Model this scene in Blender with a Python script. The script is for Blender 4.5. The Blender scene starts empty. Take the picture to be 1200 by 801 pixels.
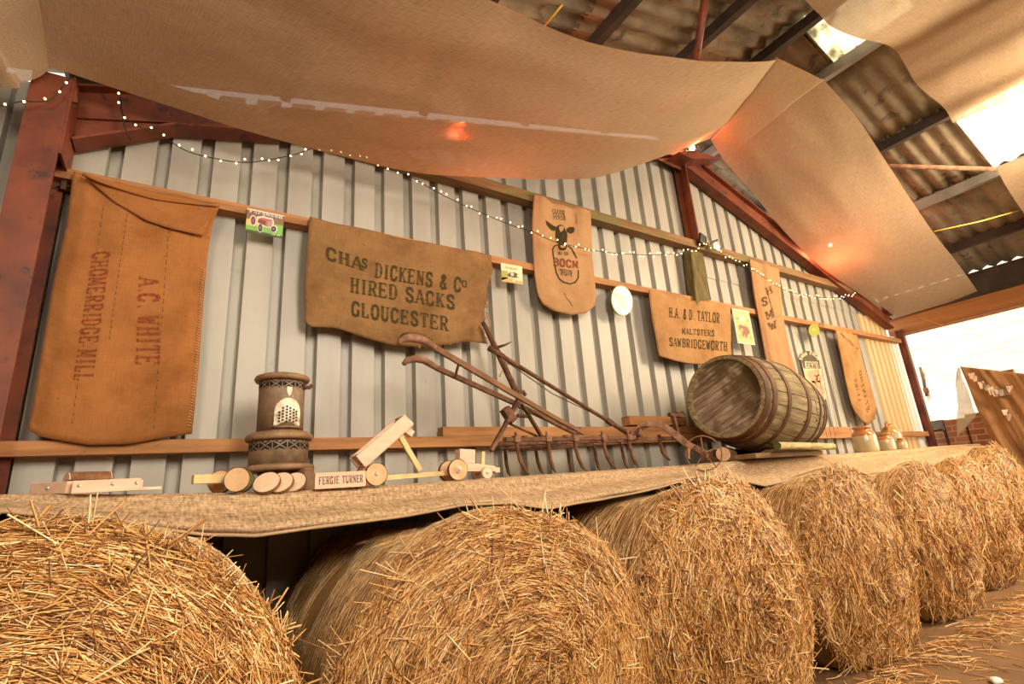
import bpy, bmesh, math, random
import numpy as np
from mathutils import Vector, Matrix, noise
from mathutils.bvhtree import BVHTree
from math import sin, cos, pi, radians

random.seed(7); rng = np.random.default_rng(7)
SC = bpy.context.scene
COL = SC.collection

# ------------------------------------------------------------------ camera
H = 1.12                                    # eye height above the barn floor
R = np.array([[0.84538393, -0.08789519, -0.52687802],
              [-0.52937818, -0.26953687, -0.80443062],
              [-0.07130747, 0.95897044, -0.27439194]])
FPX = 596.44
cam_d = bpy.data.cameras.new('camera'); cam = bpy.data.objects.new('camera', cam_d); COL.objects.link(cam)
cam_d.sensor_width = 36; cam_d.lens = FPX / 1200 * 36; cam_d.clip_start = 0.05; cam_d.clip_end = 200
M4 = Matrix([list(R[0]) + [0], list(R[1]) + [0], list(R[2]) + [H], [0, 0, 0, 1]])
cam.matrix_world = M4
SC.camera = cam

# ------------------------------------------------------------------ light
SC.view_settings.view_transform = 'Standard'; SC.view_settings.look = 'None'
SC.view_settings.gamma = 1; SC.view_settings.use_curve_mapping = False
SC.view_settings.exposure = 0.40
W = bpy.data.worlds.new('sky'); SC.world = W; W.use_nodes = True
W.node_tree.nodes['Background'].inputs[0].default_value = (1.0, 0.93, 0.83, 1)
W.node_tree.nodes['Background'].inputs[1].default_value = 1.1
def light(kind, name, loc, energy, color, size=None, target=None, sizey=None, angle=None):
    d = bpy.data.lights.new(name, kind); o = bpy.data.objects.new(name, d); COL.objects.link(o)
    o.location = loc; d.energy = energy; d.color = color
    if kind == 'AREA':
        d.shape = 'RECTANGLE'; d.size = size; d.size_y = sizey or size
    elif kind == 'POINT': d.shadow_soft_size = size
    elif kind == 'SUN': d.angle = angle
    if target is not None:
        o.rotation_euler = (Vector(target) - Vector(loc)).to_track_quat('-Z', 'Y').to_euler()
    return o
# daylight falling through the translucent roof sheets (over the aisle, right and behind the viewer), plus an added left fill
light('AREA', 'skylight_aisle', (6.4, -.1, H + 2.75), 280, (1, .78, .50), 1.0, (3.6, 2.6, H), 2.4)
light('AREA', 'skylight_rear', (1.6, -2.0, H + 2.6), 275, (1, .86, .69), 1.2, (0.9, 2.2, H - .2), 3.0)
light('AREA', 'doorway_daylight', (8.5, -.4, H + .7), 60, (1, .90, .72), 2.6, (4.0, 2.2, H + .2), 1.8)
light('AREA', 'left_fill', (-1.2, -1.4, H + 2.0), 70, (1, .88, .72), 1.0, (.4, 2.2, H - .5), 1.6)  # added fill for the left-facing bale sides, not a known light
light('SUN', 'sun', (0, 0, 20), 7.0, (1, .93, .82), None, (9.0, -1.0, 0), None, radians(1))

# ------------------------------------------------------------------ helpers
def P(px, py, Y):
    r = R @ np.array([px - 600, -(py - 400.5), -FPX]); r = r / r[1] * Y
    return Vector((r[0], r[1], r[2] + H))
def PX(px, py, X):
    r = R @ np.array([px - 600, -(py - 400.5), -FPX]); r = r / r[0] * X
    return Vector((r[0], r[1], r[2] + H))
def V(x, y, z): return Vector((x, y, z + H))           # metres relative to eye height

class MB:
    def __init__(s): s.v = []; s.f = []; s.uv = []; s.smooth = []
    def add(s, vs, fs, uvs=None, smooth=False):
        b = len(s.v); s.v += [Vector(v) for v in vs]
        for i, f in enumerate(fs):
            s.f.append([b + k for k in f]); s.smooth.append(smooth)
            s.uv.append([uvs[k] for k in f] if uvs else None)
        return s
    def box(s, c, size, rot=None, taper=1.0):
        c = Vector(c); h = Vector(size) / 2
        vs = []
        for z in (-1, 1):
            t = taper if z > 0 else 1
            for x, y in ((-1, -1), (1, -1), (1, 1), (-1, 1)):
                p = Vector((x * h.x * t, y * h.y * t, z * h.z))
                if rot is not None: p = rot @ p
                vs.append(c + p)
        return s.add(vs, [(3, 2, 1, 0), (4, 5, 6, 7), (0, 1, 5, 4), (1, 2, 6, 5), (2, 3, 7, 6), (3, 0, 4, 7)])
    def bar(s, a, b, w, h, up=(0, 0, 1), w2=None, h2=None):
        a = Vector(a); b = Vector(b); d = (b - a).normalized(); u = Vector(up)
        x = d.cross(u)
        if x.length < 1e-4: x = d.cross(Vector((0, 1, 0)))
        x.normalize(); u = x.cross(d).normalized()
        w2 = w2 or w; h2 = h2 or h
        vs = [a + x * i * w / 2 + u * j * h / 2 for i, j in ((-1, -1), (1, -1), (1, 1), (-1, 1))] + \
             [b + x * i * w2 / 2 + u * j * h2 / 2 for i, j in ((-1, -1), (1, -1), (1, 1), (-1, 1))]
        return s.add(vs, [(3, 2, 1, 0), (4, 5, 6, 7), (0, 1, 5, 4), (1, 2, 6, 5), (2, 3, 7, 6), (3, 0, 4, 7)])
    def tube(s, pts, r, n=8, cap=True):
        pts = [Vector(p) for p in pts]; m = len(pts)
        rs = r if isinstance(r, (list, tuple)) else [r] * m
        vs = []; ref = None
        for i, p in enumerate(pts):
            d = (pts[min(i + 1, m - 1)] - pts[max(i - 1, 0)]).normalized()
            if ref is None:
                ref = Vector((0, 0, 1)) if abs(d.z) < .9 else Vector((1, 0, 0))
            x = d.cross(ref).normalized(); y = x.cross(d).normalized(); ref = y
            for k in range(n):
                a = 2 * pi * k / n; vs.append(p + (x * cos(a) + y * sin(a)) * rs[i])
        fs = []
        for i in range(m - 1):
            for k in range(n):
                k2 = (k + 1) % n; fs.append((i * n + k, i * n + k2, (i + 1) * n + k2, (i + 1) * n + k))
        s.add(vs, fs, None, True)
        if cap:
            b = len(s.v) - len(vs)
            s.f.append([b + k for k in range(n)][::-1]); s.uv.append(None); s.smooth.append(False)
            s.f.append([b + (m - 1) * n + k for k in range(n)]); s.uv.append(None); s.smooth.append(False)
        return s
    def lathe(s, prof, n=32, c=(0, 0, 0), axis=None, smooth=True):
        # prof: (radius, height); revolved round +Z or round the axes matrix
        c = Vector(c); vs = []; fs = []
        for r, z in prof:
            for k in range(n):
                a = 2 * pi * k / n; p = Vector((r * cos(a), r * sin(a), z))
                vs.append(c + (axis @ p if axis else p))
        for i in range(len(prof) - 1):
            for k in range(n):
                k2 = (k + 1) % n; fs.append((i * n + k, i * n + k2, (i + 1) * n + k2, (i + 1) * n + k))
        uv = [(k / n, prof[i][1]) for i in range(len(prof)) for k in range(n)]
        return s.add(vs, fs, uv, smooth)
    def prism(s, poly, d):
        # poly: list of 3-D points, extruded along the vector d
        poly = [Vector(p) for p in poly]; n = len(poly); d = Vector(d)
        vs = poly + [p + d for p in poly]
        fs = [list(range(n))[::-1], list(range(n, 2 * n))] + [(k, (k + 1) % n, n + (k + 1) % n, n + k) for k in range(n)]
        return s.add(vs, fs)
    def grid(s, fn, nu, nv, smooth=True, uvf=None):
        vs = []; uv = []
        for i in range(nu + 1):
            for j in range(nv + 1):
                u, v = i / nu, j / nv; vs.append(fn(u, v)); uv.append(uvf(u, v) if uvf else (u, v))
        fs = [(i * (nv + 1) + j, (i + 1) * (nv + 1) + j, (i + 1) * (nv + 1) + j + 1, i * (nv + 1) + j + 1) for i in range(nu) for j in range(nv)]
        return s.add(vs, fs, uv, smooth)

ORG = {}
def build(mb, name, mat, parent=None, org=None, bevel=0, solid=0, sub=0):
    if parent is not None: o0 = ORG[parent.name]
    else: o0 = Vector(org) if org is not None else Vector((0, 0, 0))
    me = bpy.data.meshes.new(name)
    me.from_pydata([v - o0 for v in mb.v], [], mb.f); 
    if any(u is not None for u in mb.uv):
        L = me.uv_layers.new(name='UVMap')
        for poly, u in zip(me.polygons, mb.uv):
            if u:
                for li, c in zip(poly.loop_indices, u): L.data[li].uv = c
    me.polygons.foreach_set('use_smooth', mb.smooth)
    me.materials.append(mat); me.update()
    bm = bmesh.new(); bm.from_mesh(me); bmesh.ops.recalc_face_normals(bm, faces=bm.faces) if not solid else None; bm.to_mesh(me); bm.free()
    o = bpy.data.objects.new(name, me); COL.objects.link(o)
    if parent is not None: o.parent = parent
    else: o.location = o0
    ORG[o.name] = o0
    if bevel:
        m = o.modifiers.new('bevel', 'BEVEL'); m.width = bevel; m.segments = 2; m.limit_method = 'ANGLE'; m.angle_limit = radians(40)
    if solid:
        m = o.modifiers.new('solid', 'SOLIDIFY'); m.thickness = solid; m.offset = 0
    if sub:
        m = o.modifiers.new('sub', 'SUBSURF'); m.levels = sub; m.render_levels = sub
    return o
def tag(o, label, cat=None, group=None, kind=None):
    o['label'] = label
    if cat: o['category'] = cat
    if group: o['group'] = group
    if kind: o['kind'] = kind
    return o
def thing(name, label, cat, loc, group=None):
    o = bpy.data.objects.new(name, None); COL.objects.link(o); o.location = loc; o.empty_display_size = .05
    ORG[o.name] = Vector(loc); return tag(o, label, cat, group)
def struct(mb, name, mat, label=None, **k):
    o = build(mb, name, mat, **k); o['kind'] = 'structure'
    if label: o['label'] = label
    return o
def copy_tree(o, parent=None):
    c = o.copy(); COL.objects.link(c); ORG[c.name] = ORG[o.name]
    if parent: c.parent = parent
    for ch in list(o.children): copy_tree(ch, c)
    return c

# ------------------------------------------------------------------ materials
def mk(name):
    m = bpy.data.materials.new(name); m.use_nodes = True; nt = m.node_tree
    b = nt.nodes['Principled BSDF']; return m, nt, b
def N(nt, t, **k):
    n = nt.nodes.new(t)
    for a, v in k.items(): setattr(n, a, v)
    return n
def noise_fac(nt, coord, scale, stretch=(1, 1, 1), detail=6, rough=.6, rot=(0, 0, 0)):
    tc = N(nt, 'ShaderNodeTexCoord'); mp = N(nt, 'ShaderNodeMapping'); tx = N(nt, 'ShaderNodeTexNoise')
    mp.inputs['Scale'].default_value = stretch
    tx.inputs['Scale'].default_value = scale; tx.inputs['Detail'].default_value = detail; tx.inputs['Roughness'].default_value = rough
    src = tc.outputs[coord]
    if any(rot):
        m0 = N(nt, 'ShaderNodeMapping'); m0.inputs['Rotation'].default_value = rot; nt.links.new(src, m0.inputs[0]); src = m0.outputs[0]
    nt.links.new(src, mp.inputs[0]); nt.links.new(mp.outputs[0], tx.inputs[0]); return tx.outputs['Fac']
def ramp(nt, fac, stops):
    r = N(nt, 'ShaderNodeValToRGB'); e = r.color_ramp.elements
    while len(e) < len(stops): e.new(.5)
    for el, (p, c) in zip(e, stops): el.position = p; el.color = tuple(c) + (1,)
    nt.links.new(fac, r.inputs[0]); return r.outputs[0]
def mixc(nt, fac, a, b, mode='MIX'):
    m = N(nt, 'ShaderNodeMix', data_type='RGBA', blend_type=mode)
    for s, i in ((fac, 0), (a, 6), (b, 7)):
        if hasattr(s, 'links'): nt.links.new(s, m.inputs[i])
        else: m.inputs[i].default_value = s if i == 0 else tuple(s) + (1,)
    return m.outputs[2]
def bump(nt, b, fac, strength=.3, dist=.01):
    n = N(nt, 'ShaderNodeBump'); n.inputs['Strength'].default_value = strength; n.inputs['Distance'].default_value = dist
    nt.links.new(fac, n.inputs['Height']); nt.links.new(n.outputs[0], b.inputs['Normal']); return n
def mat(name, stops, scale=6, stretch=(1, 1, 1), rough=.8, bmp=.2, bscale=None, metal=0, coord='Object', spots=None, detail=6, dist=.005, coat=0, rot=(0, 0, 0)):
    m, nt, b = mk(name)
    f = noise_fac(nt, coord, scale, stretch, detail, .62, rot)
    c = ramp(nt, f, stops)
    if spots:
        sc, lo, hi, colr = spots
        f2 = noise_fac(nt, coord, sc, (1, 1, 1), 4, .6)
        k = ramp(nt, f2, [(lo, (0, 0, 0)), (hi, (1, 1, 1))])
        c = mixc(nt, k, c, colr)
    nt.links.new(c, b.inputs['Base Color'])
    b.inputs['Roughness'].default_value = rough; b.inputs['Metallic'].default_value = metal
    b.inputs['Coat Weight'].default_value = coat
    if bmp: bump(nt, b, noise_fac(nt, coord, bscale or scale * 3, stretch, 5, .6, rot), bmp, dist)
    return m
def plain(name, c, rough=.6, metal=0):
    m, nt, b = mk(name); b.inputs['Base Color'].default_value = tuple(c) + (1,); b.inputs['Roughness'].default_value = rough; b.inputs['Metallic'].default_value = metal; return m
def emit(name, c, s):
    m, nt, b = mk(name); b.inputs['Emission Color'].default_value = tuple(c) + (1,); b.inputs['Emission Strength'].default_value = s
    b.inputs['Base Color'].default_value = tuple(c) + (1,); return m
def hessian(name, lo, hi, weave=1.0, stain=None, trans=0, through=0, tscale=3, redge=None, wb=.5):
    # woven jute; UV in metres
    m, nt, b = mk(name)
    a = noise_fac(nt, 'UV', 1, (14, 420 / weave, 1), 3, .6); c = noise_fac(nt, 'UV', 1, (420 / weave, 14, 1), 3, .6)
    ad = N(nt, 'ShaderNodeMath', operation='ADD'); nt.links.new(a, ad.inputs[0]); nt.links.new(c, ad.inputs[1])
    hf = N(nt, 'ShaderNodeMath', operation='MULTIPLY'); hf.inputs[1].default_value = .5; nt.links.new(ad.outputs[0], hf.inputs[0])
    col = ramp(nt, hf.outputs[0], [(.34, lo), (.66, hi)])
    if stain:
        f2 = noise_fac(nt, 'UV', tscale, (1, 1, 1), 5, .65)
        col = mixc(nt, ramp(nt, f2, [(.44, (0, 0, 0)), (.72, (.85, .85, .85))]), col, stain)
        f3 = noise_fac(nt, 'UV', tscale * 9, (1, 1, 1), 3, .6)
        col = mixc(nt, ramp(nt, f3, [(.66, (0, 0, 0)), (.78, (.7, .7, .7))]), col, tuple(x * .35 for x in stain))
    nt.links.new(col, b.inputs['Base Color']); b.inputs['Roughness'].default_value = .95
    b.inputs['Specular IOR Level'].default_value = .1
    bump(nt, b, hf.outputs[0], wb, .004)
    if trans:
        out = nt.nodes['Material Output']
        tr = N(nt, 'ShaderNodeBsdfTranslucent'); nt.links.new(col, tr.inputs[0])
        mx = N(nt, 'ShaderNodeMixShader'); mx.inputs[0].default_value = trans
        nt.links.new(b.outputs[0], mx.inputs[1]); nt.links.new(tr.outputs[0], mx.inputs[2])
        tp = N(nt, 'ShaderNodeBsdfTransparent'); m2 = N(nt, 'ShaderNodeMixShader'); m2.inputs[0].default_value = through
        nt.links.new(mx.outputs[0], m2.inputs[1]); nt.links.new(tp.outputs[0], m2.inputs[2]); nt.links.new(m2.outputs[0], out.inputs[0])
    return m
def ink_mat(name, c, base, thr=(.40, .56), sc=55):
    # printing ink worn off the threads
    m, nt, b = mk(name); out = nt.nodes['Material Output']
    b.inputs['Base Color'].default_value = tuple(c) + (1,); b.inputs['Roughness'].default_value = .95; b.inputs['Specular IOR Level'].default_value = .1
    f = noise_fac(nt, 'Object', sc, (1, 1, 1), 4, .7)
    k = ramp(nt, f, [(thr[0], (.28, .28, .28)), (thr[1], (.92, .92, .92))])
    tp = N(nt, 'ShaderNodeBsdfTransparent'); mx = N(nt, 'ShaderNodeMixShader')
    nt.links.new(k, mx.inputs[0]); nt.links.new(tp.outputs[0], mx.inputs[1]); nt.links.new(b.outputs[0], mx.inputs[2]); nt.links.new(mx.outputs[0], out.inputs[0])
    return m

M_wall = mat('painted_steel', [(.3, (.32, .30, .26)), (.6, (.415, .392, .335)), (.8, (.455, .425, .36))], 3, (1, 1, .25), .45, .05, spots=(9, .66, .8, (.33, .24, .15)))
M_roof = mat('fibre_cement', [(.3, (.09, .068, .045)), (.5, (.24, .19, .125)), (.75, (.44, .37, .26))], 2.2, (.6, 1.6, 1), .95, .3, 14, spots=(5, .58, .72, (.05, .04, .03)))
M_red = mat('red_oxide_steel', [(.3, (.085, .016, .006)), (.55, (.19, .040, .011)), (.8, (.27, .070, .02))], 4, (1, 1, 1), .55, .15, spots=(14, .58, .68, (.05, .016, .01)))
M_galv = mat('galvanised_steel', [(.3, (.20, .19, .17)), (.7, (.36, .34, .30))], 4, rough=.6)
M_purlin = mat('purlin_steel', [(.3, (.025, .02, .017)), (.7, (.075, .055, .04))], 4, rough=.7)
M_tim = mat('sawn_timber', [(.3, (.24, .10, .03)), (.55, (.42, .19, .065)), (.8, (.52, .27, .11))], 5, (.35, 4, 4), .75, .15, 9, spots=(6, .66, .72, (.14, .05, .02)))
M_timold = mat('weathered_timber', [(.3, (.11, .055, .02)), (.55, (.24, .13, .05)), (.8, (.33, .21, .08))], 5, (.3, 4, 4), .85, .25, 9, spots=(4, .52, .7, (.16, .14, .04)))
M_moss = mat('mossy_post', [(.3, (.07, .05, .015)), (.55, (.15, .11, .035)), (.8, (.24, .20, .07))], 7, (3, 3, .6), .9, .3, 9)
M_beam = mat('eave_beam_wood', [(.3, (.30, .11, .03)), (.6, (.45, .19, .06)), (.8, (.55, .27, .1))], 3, (4, .3, 4), .7, .15)
M_pine = mat('raw_pine', [(.3, (.66, .42, .28)), (.6, (.77, .54, .39)), (.8, (.82, .61, .46))], 6, (.5, 4, 4), .65, .08, 12)
M_pine2 = mat('yellow_pine', [(.3, (.60, .42, .18)), (.7, (.72, .55, .28))], 6, (4, 4, .5), .65, .08, 12)
M_cut = mat('cut_log_face', [(.3, (.55, .31, .15)), (.6, (.70, .45, .25)), (.8, (.74, .51, .31))], 14, rough=.75, bmp=.1)
M_cut2 = mat('pale_cut_log_face', [(.3, (.62, .42, .26)), (.6, (.76, .56, .38)), (.8, (.80, .62, .44))], 14, rough=.75, bmp=.1, spots=(22, .66, .7, (.2, .1, .05)))
M_bark = mat('brown_bark', [(.3, (.10, .04, .018)), (.6, (.24, .11, .045)), (.8, (.36, .19, .08))], 26, rough=.95, bmp=.6)
M_bark2 = mat('green_bark', [(.3, (.055, .05, .012)), (.6, (.13, .13, .03)), (.8, (.22, .2, .07))], 26, rough=.95, bmp=.6)
M_iron = mat('rusted_iron', [(.3, (.055, .022, .011)), (.55, (.145, .062, .027)), (.8, (.27, .135, .068))], 20, rough=.85, bmp=.4, metal=.1)
M_iron2 = mat('rusted_iron_pale', [(.3, (.12, .055, .03)), (.55, (.26, .13, .07)), (.8, (.40, .23, .14))], 20, rough=.85, bmp=.4)
M_oak = mat('barrel_oak', [(.3, (.15, .09, .04)), (.5, (.33, .22, .11)), (.75, (.50, .37, .21))], 7, (.5, 4, 4), .85, .3, 20, spots=(5, .56, .7, (.10, .075, .03)))
M_oakhead = mat('barrel_head_oak', [(.3, (.10, .065, .035)), (.5, (.30, .21, .13)), (.72, (.46, .36, .25))], 7, (3, 5, .5), .85, .3, 20, rot=(radians(35), 0, 0), spots=(4, .54, .66, (.10, .06, .02)))
M_hoop = mat('hoop_rust', [(.3, (.055, .022, .007)), (.6, (.13, .052, .014)), (.8, (.20, .095, .03))], 9, rough=.7, bmp=.2, metal=.2)
M_black = plain('black_plastic', (.012, .011, .01), .4)
M_dark = plain('dark_void', (.01, .008, .006), .95)
M_floor = mat('dusty_concrete', [(.3, (.13, .062, .02)), (.6, (.19, .092, .03)), (.8, (.23, .12, .045))], 2.5, rough=.85, bmp=.15, spots=(18, .62, .75, (.33, .22, .11)))
M_sack1 = hessian('sack_cloth_orange', (.29, .115, .034), (.42, .175, .058), 1, (.19, .07, .018), tscale=3.2, wb=.2)
M_sack2 = hessian('sack_cloth_brown', (.20, .105, .040), (.33, .185, .080), 1, (.12, .058, .022), tscale=3, wb=.3)
M_sack3 = hessian('sack_cloth_tan', (.36, .20, .095), (.50, .30, .15), 1, (.34, .17, .07), tscale=3, wb=.2)
M_sack4 = hessian('sack_cloth_ochre', (.36, .19, .075), (.50, .28, .125), 1, (.24, .11, .035), tscale=3, wb=.2)
M_sack5 = hessian('sack_cloth_pinkish', (.36, .19, .085), (.47, .27, .14), 1, (.38, .18, .10), tscale=3, wb=.2)
M_drape = hessian('drape_hessian', (.52, .365, .225), (.78, .605, .42), 2.2, trans=.35, through=.09, wb=.3)
M_cloth = hessian('shelf_hessian', (.15, .085, .035), (.72, .51, .31), 4.2, wb=1.0)
M_ink = ink_mat('black_green_ink', (.075, .052, .018), None, (.34, .58))
M_inkcow = ink_mat('cow_ink', (.05, .036, .014), None, (.2, .45))
M_inkred = ink_mat('faded_red_ink', (.28, .06, .026), None, (.42, .78))
M_inkblk = ink_mat('worn_black_ink', (.11, .07, .038), None, (.40, .68))
M_inkred2 = ink_mat('red_ink', (.26, .075, .04), None, (.36, .62))
M_white = plain('enamel_white', (.84, .82, .74), .3)
M_cream = mat('cream_paper', [(.3, (.70, .60, .36)), (.7, (.80, .71, .47))], 8, rough=.7, bmp=0)
M_wire = plain('green_black_wire', (.012, .014, .008), .5)
M_bulb = emit('warm_bulb', (1, .58, .20), 9)
M_stone_g = mat('stoneware_cream', [(.3, (.44, .37, .21)), (.7, (.52, .45, .28))], 6, rough=.18, bmp=0, coat=.5)
M_stone_b = mat('stoneware_brown', [(.3, (.36, .13, .03)), (.7, (.46, .19, .05))], 6, rough=.15, bmp=0, coat=.5)
M_yrope = plain('yellow_rope', (.75, .48, .05), .7)
M_ivory = mat('chipped_ivory_enamel', [(.35, (.35, .25, .14)), (.5, (.72, .64, .47)), (.8, (.82, .75, .58))], 24, rough=.4, bmp=.1)
M_heat = mat('heater_brown_enamel', [(.3, (.13, .08, .045)), (.55, (.24, .155, .09)), (.8, (.36, .25, .16))], 16, rough=.55, bmp=.15, spots=(45, .68, .74, (.62, .52, .36)))
M_heatlip = mat('heater_lip', [(.3, (.16, .08, .035)), (.6, (.30, .18, .09)), (.8, (.42, .28, .16))], 16, rough=.6, bmp=.15)
M_steel = plain('zinc_bolt', (.62, .60, .55), .3, .8)

# straw
def straw_mat(name, stops):
    m, nt, b = mk(name)
    g = N(nt, 'ShaderNodeNewGeometry'); c = ramp(nt, g.outputs['Random Per Island'], stops)
    nt.links.new(c, b.inputs['Base Color']); b.inputs['Roughness'].default_value = .4; b.inputs['Specular IOR Level'].default_value = .5
    return m
M_straw = straw_mat('straw', [(.0, (.14, .05, .010)), (.25, (.38, .16, .036)), (.58, (.67, .345, .10)), (.85, (.86, .55, .22)), (1, (.95, .76, .46))])
def bale_mat():
    m, nt, b = mk('packed_straw')
    f = noise_fac(nt, 'UV', 1, (7, 150, 1), 5, .7); f2 = noise_fac(nt, 'UV', 1, (20, 420, 1), 3, .7)
    ad = N(nt, 'ShaderNodeMath', operation='ADD'); nt.links.new(f, ad.inputs[0]); nt.links.new(f2, ad.inputs[1])
    h = N(nt, 'ShaderNodeMath', operation='MULTIPLY'); h.inputs[1].default_value = .5; nt.links.new(ad.outputs[0], h.inputs[0])
    c = ramp(nt, h.outputs[0], [(.36, (.07, .028, .006)), (.46, (.25, .11, .024)), (.55, (.50, .265, .07)), (.66, (.72, .45, .16))])
    nt.links.new(c, b.inputs['Base Color']); b.inputs['Roughness'].default_value = .75
    bump(nt, b, h.outputs[0], .9, .012); return m
M_bale = bale_mat()
M_net = plain('bale_net', (.66, .52, .30), .6)

# ================================================================== the barn
# floor
b = MB(); b.grid(lambda u, v: Vector((-6 + 26 * u, -6 + 10 * v, 0)), 52, 20)
struct(b, 'floor', M_floor, 'dusty brown concrete barn floor')

# gable cladding: box profile sheets, 200 mm pitch
XR = 4.36
def wall_top(x): return (2.19 + .2625 * (x + .68) if x < XR else 3.45 - .337 * (x - XR)) + H
def cladding(x0, x1, zlo, zhi, y, ph=.167, pitch=.2):
    xs = []; k = math.floor((x0 - ph) / pitch) - 1
    while True:
        c = ph + pitch * k
        for dx, d in ((-.034, 0), (-.029, .052), (.029, .052), (.034, 0)): xs.append((c + dx * pitch / .2, d))
        k += 1
        if c > x1: break
    xs = [p for p in xs if x0 <= p[0] <= x1]
    xs = [(x0, 0)] + xs + [(x1, 0)]
    m = MB(); vs = []
    for x, d in xs:
        vs += [Vector((x, y + d, zlo(x))), Vector((x, y + d, (zlo(x) + zhi(x)) / 2)), Vector((x, y + d, zhi(x)))]
    fs = []
    for i in range(len(xs) - 1):
        for j in range(2): fs.append((3 * i + j, 3 * i + j + 1, 3 * i + 3 + j + 1, 3 * i + 3 + j))
    return m.add(vs, fs)
LAP = 1.93 + H
struct(cladding(-4.5, 4.2, lambda x: 0, wall_top, 2.97), 'wall_back', M_wall, 'grey painted steel cladding on the left of the gable wall', solid=.0015)
struct(cladding(4.2, 7.55, lambda x: 0, lambda x: min(LAP + .05, wall_top(x)), 2.975), 'wall_back', M_wall, 'lower steel cladding behind the barrel', solid=.0015)
struct(cladding(4.2, 8.3, lambda x: min(LAP, wall_top(x) - .02), wall_top, 2.968), 'wall_back', M_wall, 'upper steel sheets lapping over the lower sheets right of the king post', solid=.0015)
# translucent cladding sheets near the doorway
mt, nt, bb = mk('translucent_sheet'); bb.inputs['Base Color'].default_value = (.80, .68, .46, 1); bb.inputs['Roughness'].default_value = .5
tr = N(nt, 'ShaderNodeBsdfTranslucent'); tr.inputs[0].default_value = (.95, .78, .52, 1); mx = N(nt, 'ShaderNodeMixShader'); mx.inputs[0].default_value = .6
nt.links.new(bb.outputs[0], mx.inputs[1]); nt.links.new(tr.outputs[0], mx.inputs[2]); nt.links.new(mx.outputs[0], nt.nodes['Material Output'].inputs[0])
M_transl = mt
struct(cladding(7.55, 8.32, lambda x: 0, lambda x: LAP, 2.976, .167, .14), 'wall_back', M_transl, 'cream translucent cladding sheet beside the doorway', solid=.0015)

# roof
def roof_z(x): return (3.83 + .27 * (x - XR) if x < XR else 3.845 - .36 * (x - XR)) + H
def roof(xs, y0, y1, name, label, m):
    g = MB(); n = int((y1 - y0) / .0365)
    fn = lambda u, v: Vector((xs[0] + (xs[1] - xs[0]) * u, y0 + (y1 - y0) * v, roof_z(xs[0] + (xs[1] - xs[0]) * u) + .022 * sin((y0 + (y1 - y0) * v) / .146 * 2 * pi)))
    g.grid(fn, 4, n)
    return struct(g, name, m, label, solid=.006)
roof((-5, 2.2), -.6, 3.28, 'ceiling', 'stained corrugated roof sheets left of the ridge', M_roof)
roof((-5, -1.7), -3, -.56, 'ceiling', 'corrugated roof sheets behind the viewer on the left', M_roof)
roof((-.6, 2.2), -3, -.56, 'ceiling', 'corrugated roof sheets behind the viewer', M_roof)
roof((2.15, XR), -3, 3.28, 'ceiling', 'stained corrugated roof sheets just left of the ridge', M_roof)
roof((XR, 4.95), 1.55, 3.28, 'ceiling', 'corrugated roof sheets at the ridge', M_roof)
roof((XR, 4.95), -3, .9, 'ceiling', 'corrugated ridge sheets above the viewer', M_roof)
roof((4.9, 6.02), -3, 3.28, 'ceiling', 'stained corrugated roof sheets right of the ridge', M_roof)
roof((5.98, 7.05), 1.14, 3.28, 'ceiling', 'corrugated roof sheets beside the skylight', M_roof)
roof((7.0, 8.62), -3, 3.28, 'ceiling', 'corrugated roof sheets down to the eave', M_roof)
mt, nt, bb = mk('roof_light_sheet'); out = nt.nodes['Material Output']
tr = N(nt, 'ShaderNodeBsdfTranslucent'); tr.inputs[0].default_value = (.95, .92, .82, 1); tp = N(nt, 'ShaderNodeBsdfTransparent'); tp.inputs[0].default_value = (.95, .93, .86, 1)
mx = N(nt, 'ShaderNodeMixShader'); mx.inputs[0].default_value = .45; nt.links.new(tr.outputs[0], mx.inputs[1]); nt.links.new(tp.outputs[0], mx.inputs[2]); nt.links.new(mx.outputs[0], out.inputs[0])
M_rooflight = mt
mt, nt, bb = mk('grimy_roof_light'); out = nt.nodes['Material Output']
tr = N(nt, 'ShaderNodeBsdfTranslucent'); f = noise_fac(nt, 'Object', 5, (1, 1, 1), 5)
nt.links.new(ramp(nt, f, [(.34, (.3, .27, .18)), (.5, (.9, .85, .68))]), tr.inputs[0]); nt.links.new(tr.outputs[0], out.inputs[0]); M_rooflight2 = mt
roof((5.98, 7.05), -3, -1.55, 'ceiling', 'corrugated roof sheets behind the roof light', M_roof)
o = roof((5.98, 7.05), -1.6, 1.16, 'window_1', 'bright translucent roof light on the right', M_rooflight)
o = roof((XR, 4.95), .9, 1.58, 'window_2', 'grimy translucent roof light near the ridge', M_rooflight2)

# the rest of the barn: far side and left end
s = MB(); s.box((2.0, -3.05, 2.2), (13.6, .06, 4.4)); struct(s, 'wall_front', M_timold, 'boarded wall on the far side of the barn, behind the viewer')
s = MB(); s.box((-4.53, 0, 1.5), (.06, 6.1, 3.0)); struct(s, 'wall_left', M_timold, 'boarded left end wall of the barn')
roof((-1.75, -.55), -3, -.56, 'added_window', 'unseen translucent roof opening added behind the viewer for the left fill lamp', M_rooflight)  # unseen opening put in only to account for the left fill lamp
# purlins: steel angles running away from the viewer under the sheets
for x in (-2.0, -.72, .35, 1.35, 2.35, 3.35, 4.28, 4.87, 5.97, 6.98, 7.92):
    s = MB(); z = roof_z(x) - .03
    s.box((x, .1, z - .05), (.012, 6.1, .10)); s.box((x + .03, .1, z - .005), (.06, 6.1, .01))
    s.box((x + .03, .1, z - .095), (.05, 6.1, .01))
    struct(s, 'roof_purlin', M_galv if x in (4.87, 6.98) else M_purlin, 'dark steel roof purlin under the sheets')

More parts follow.
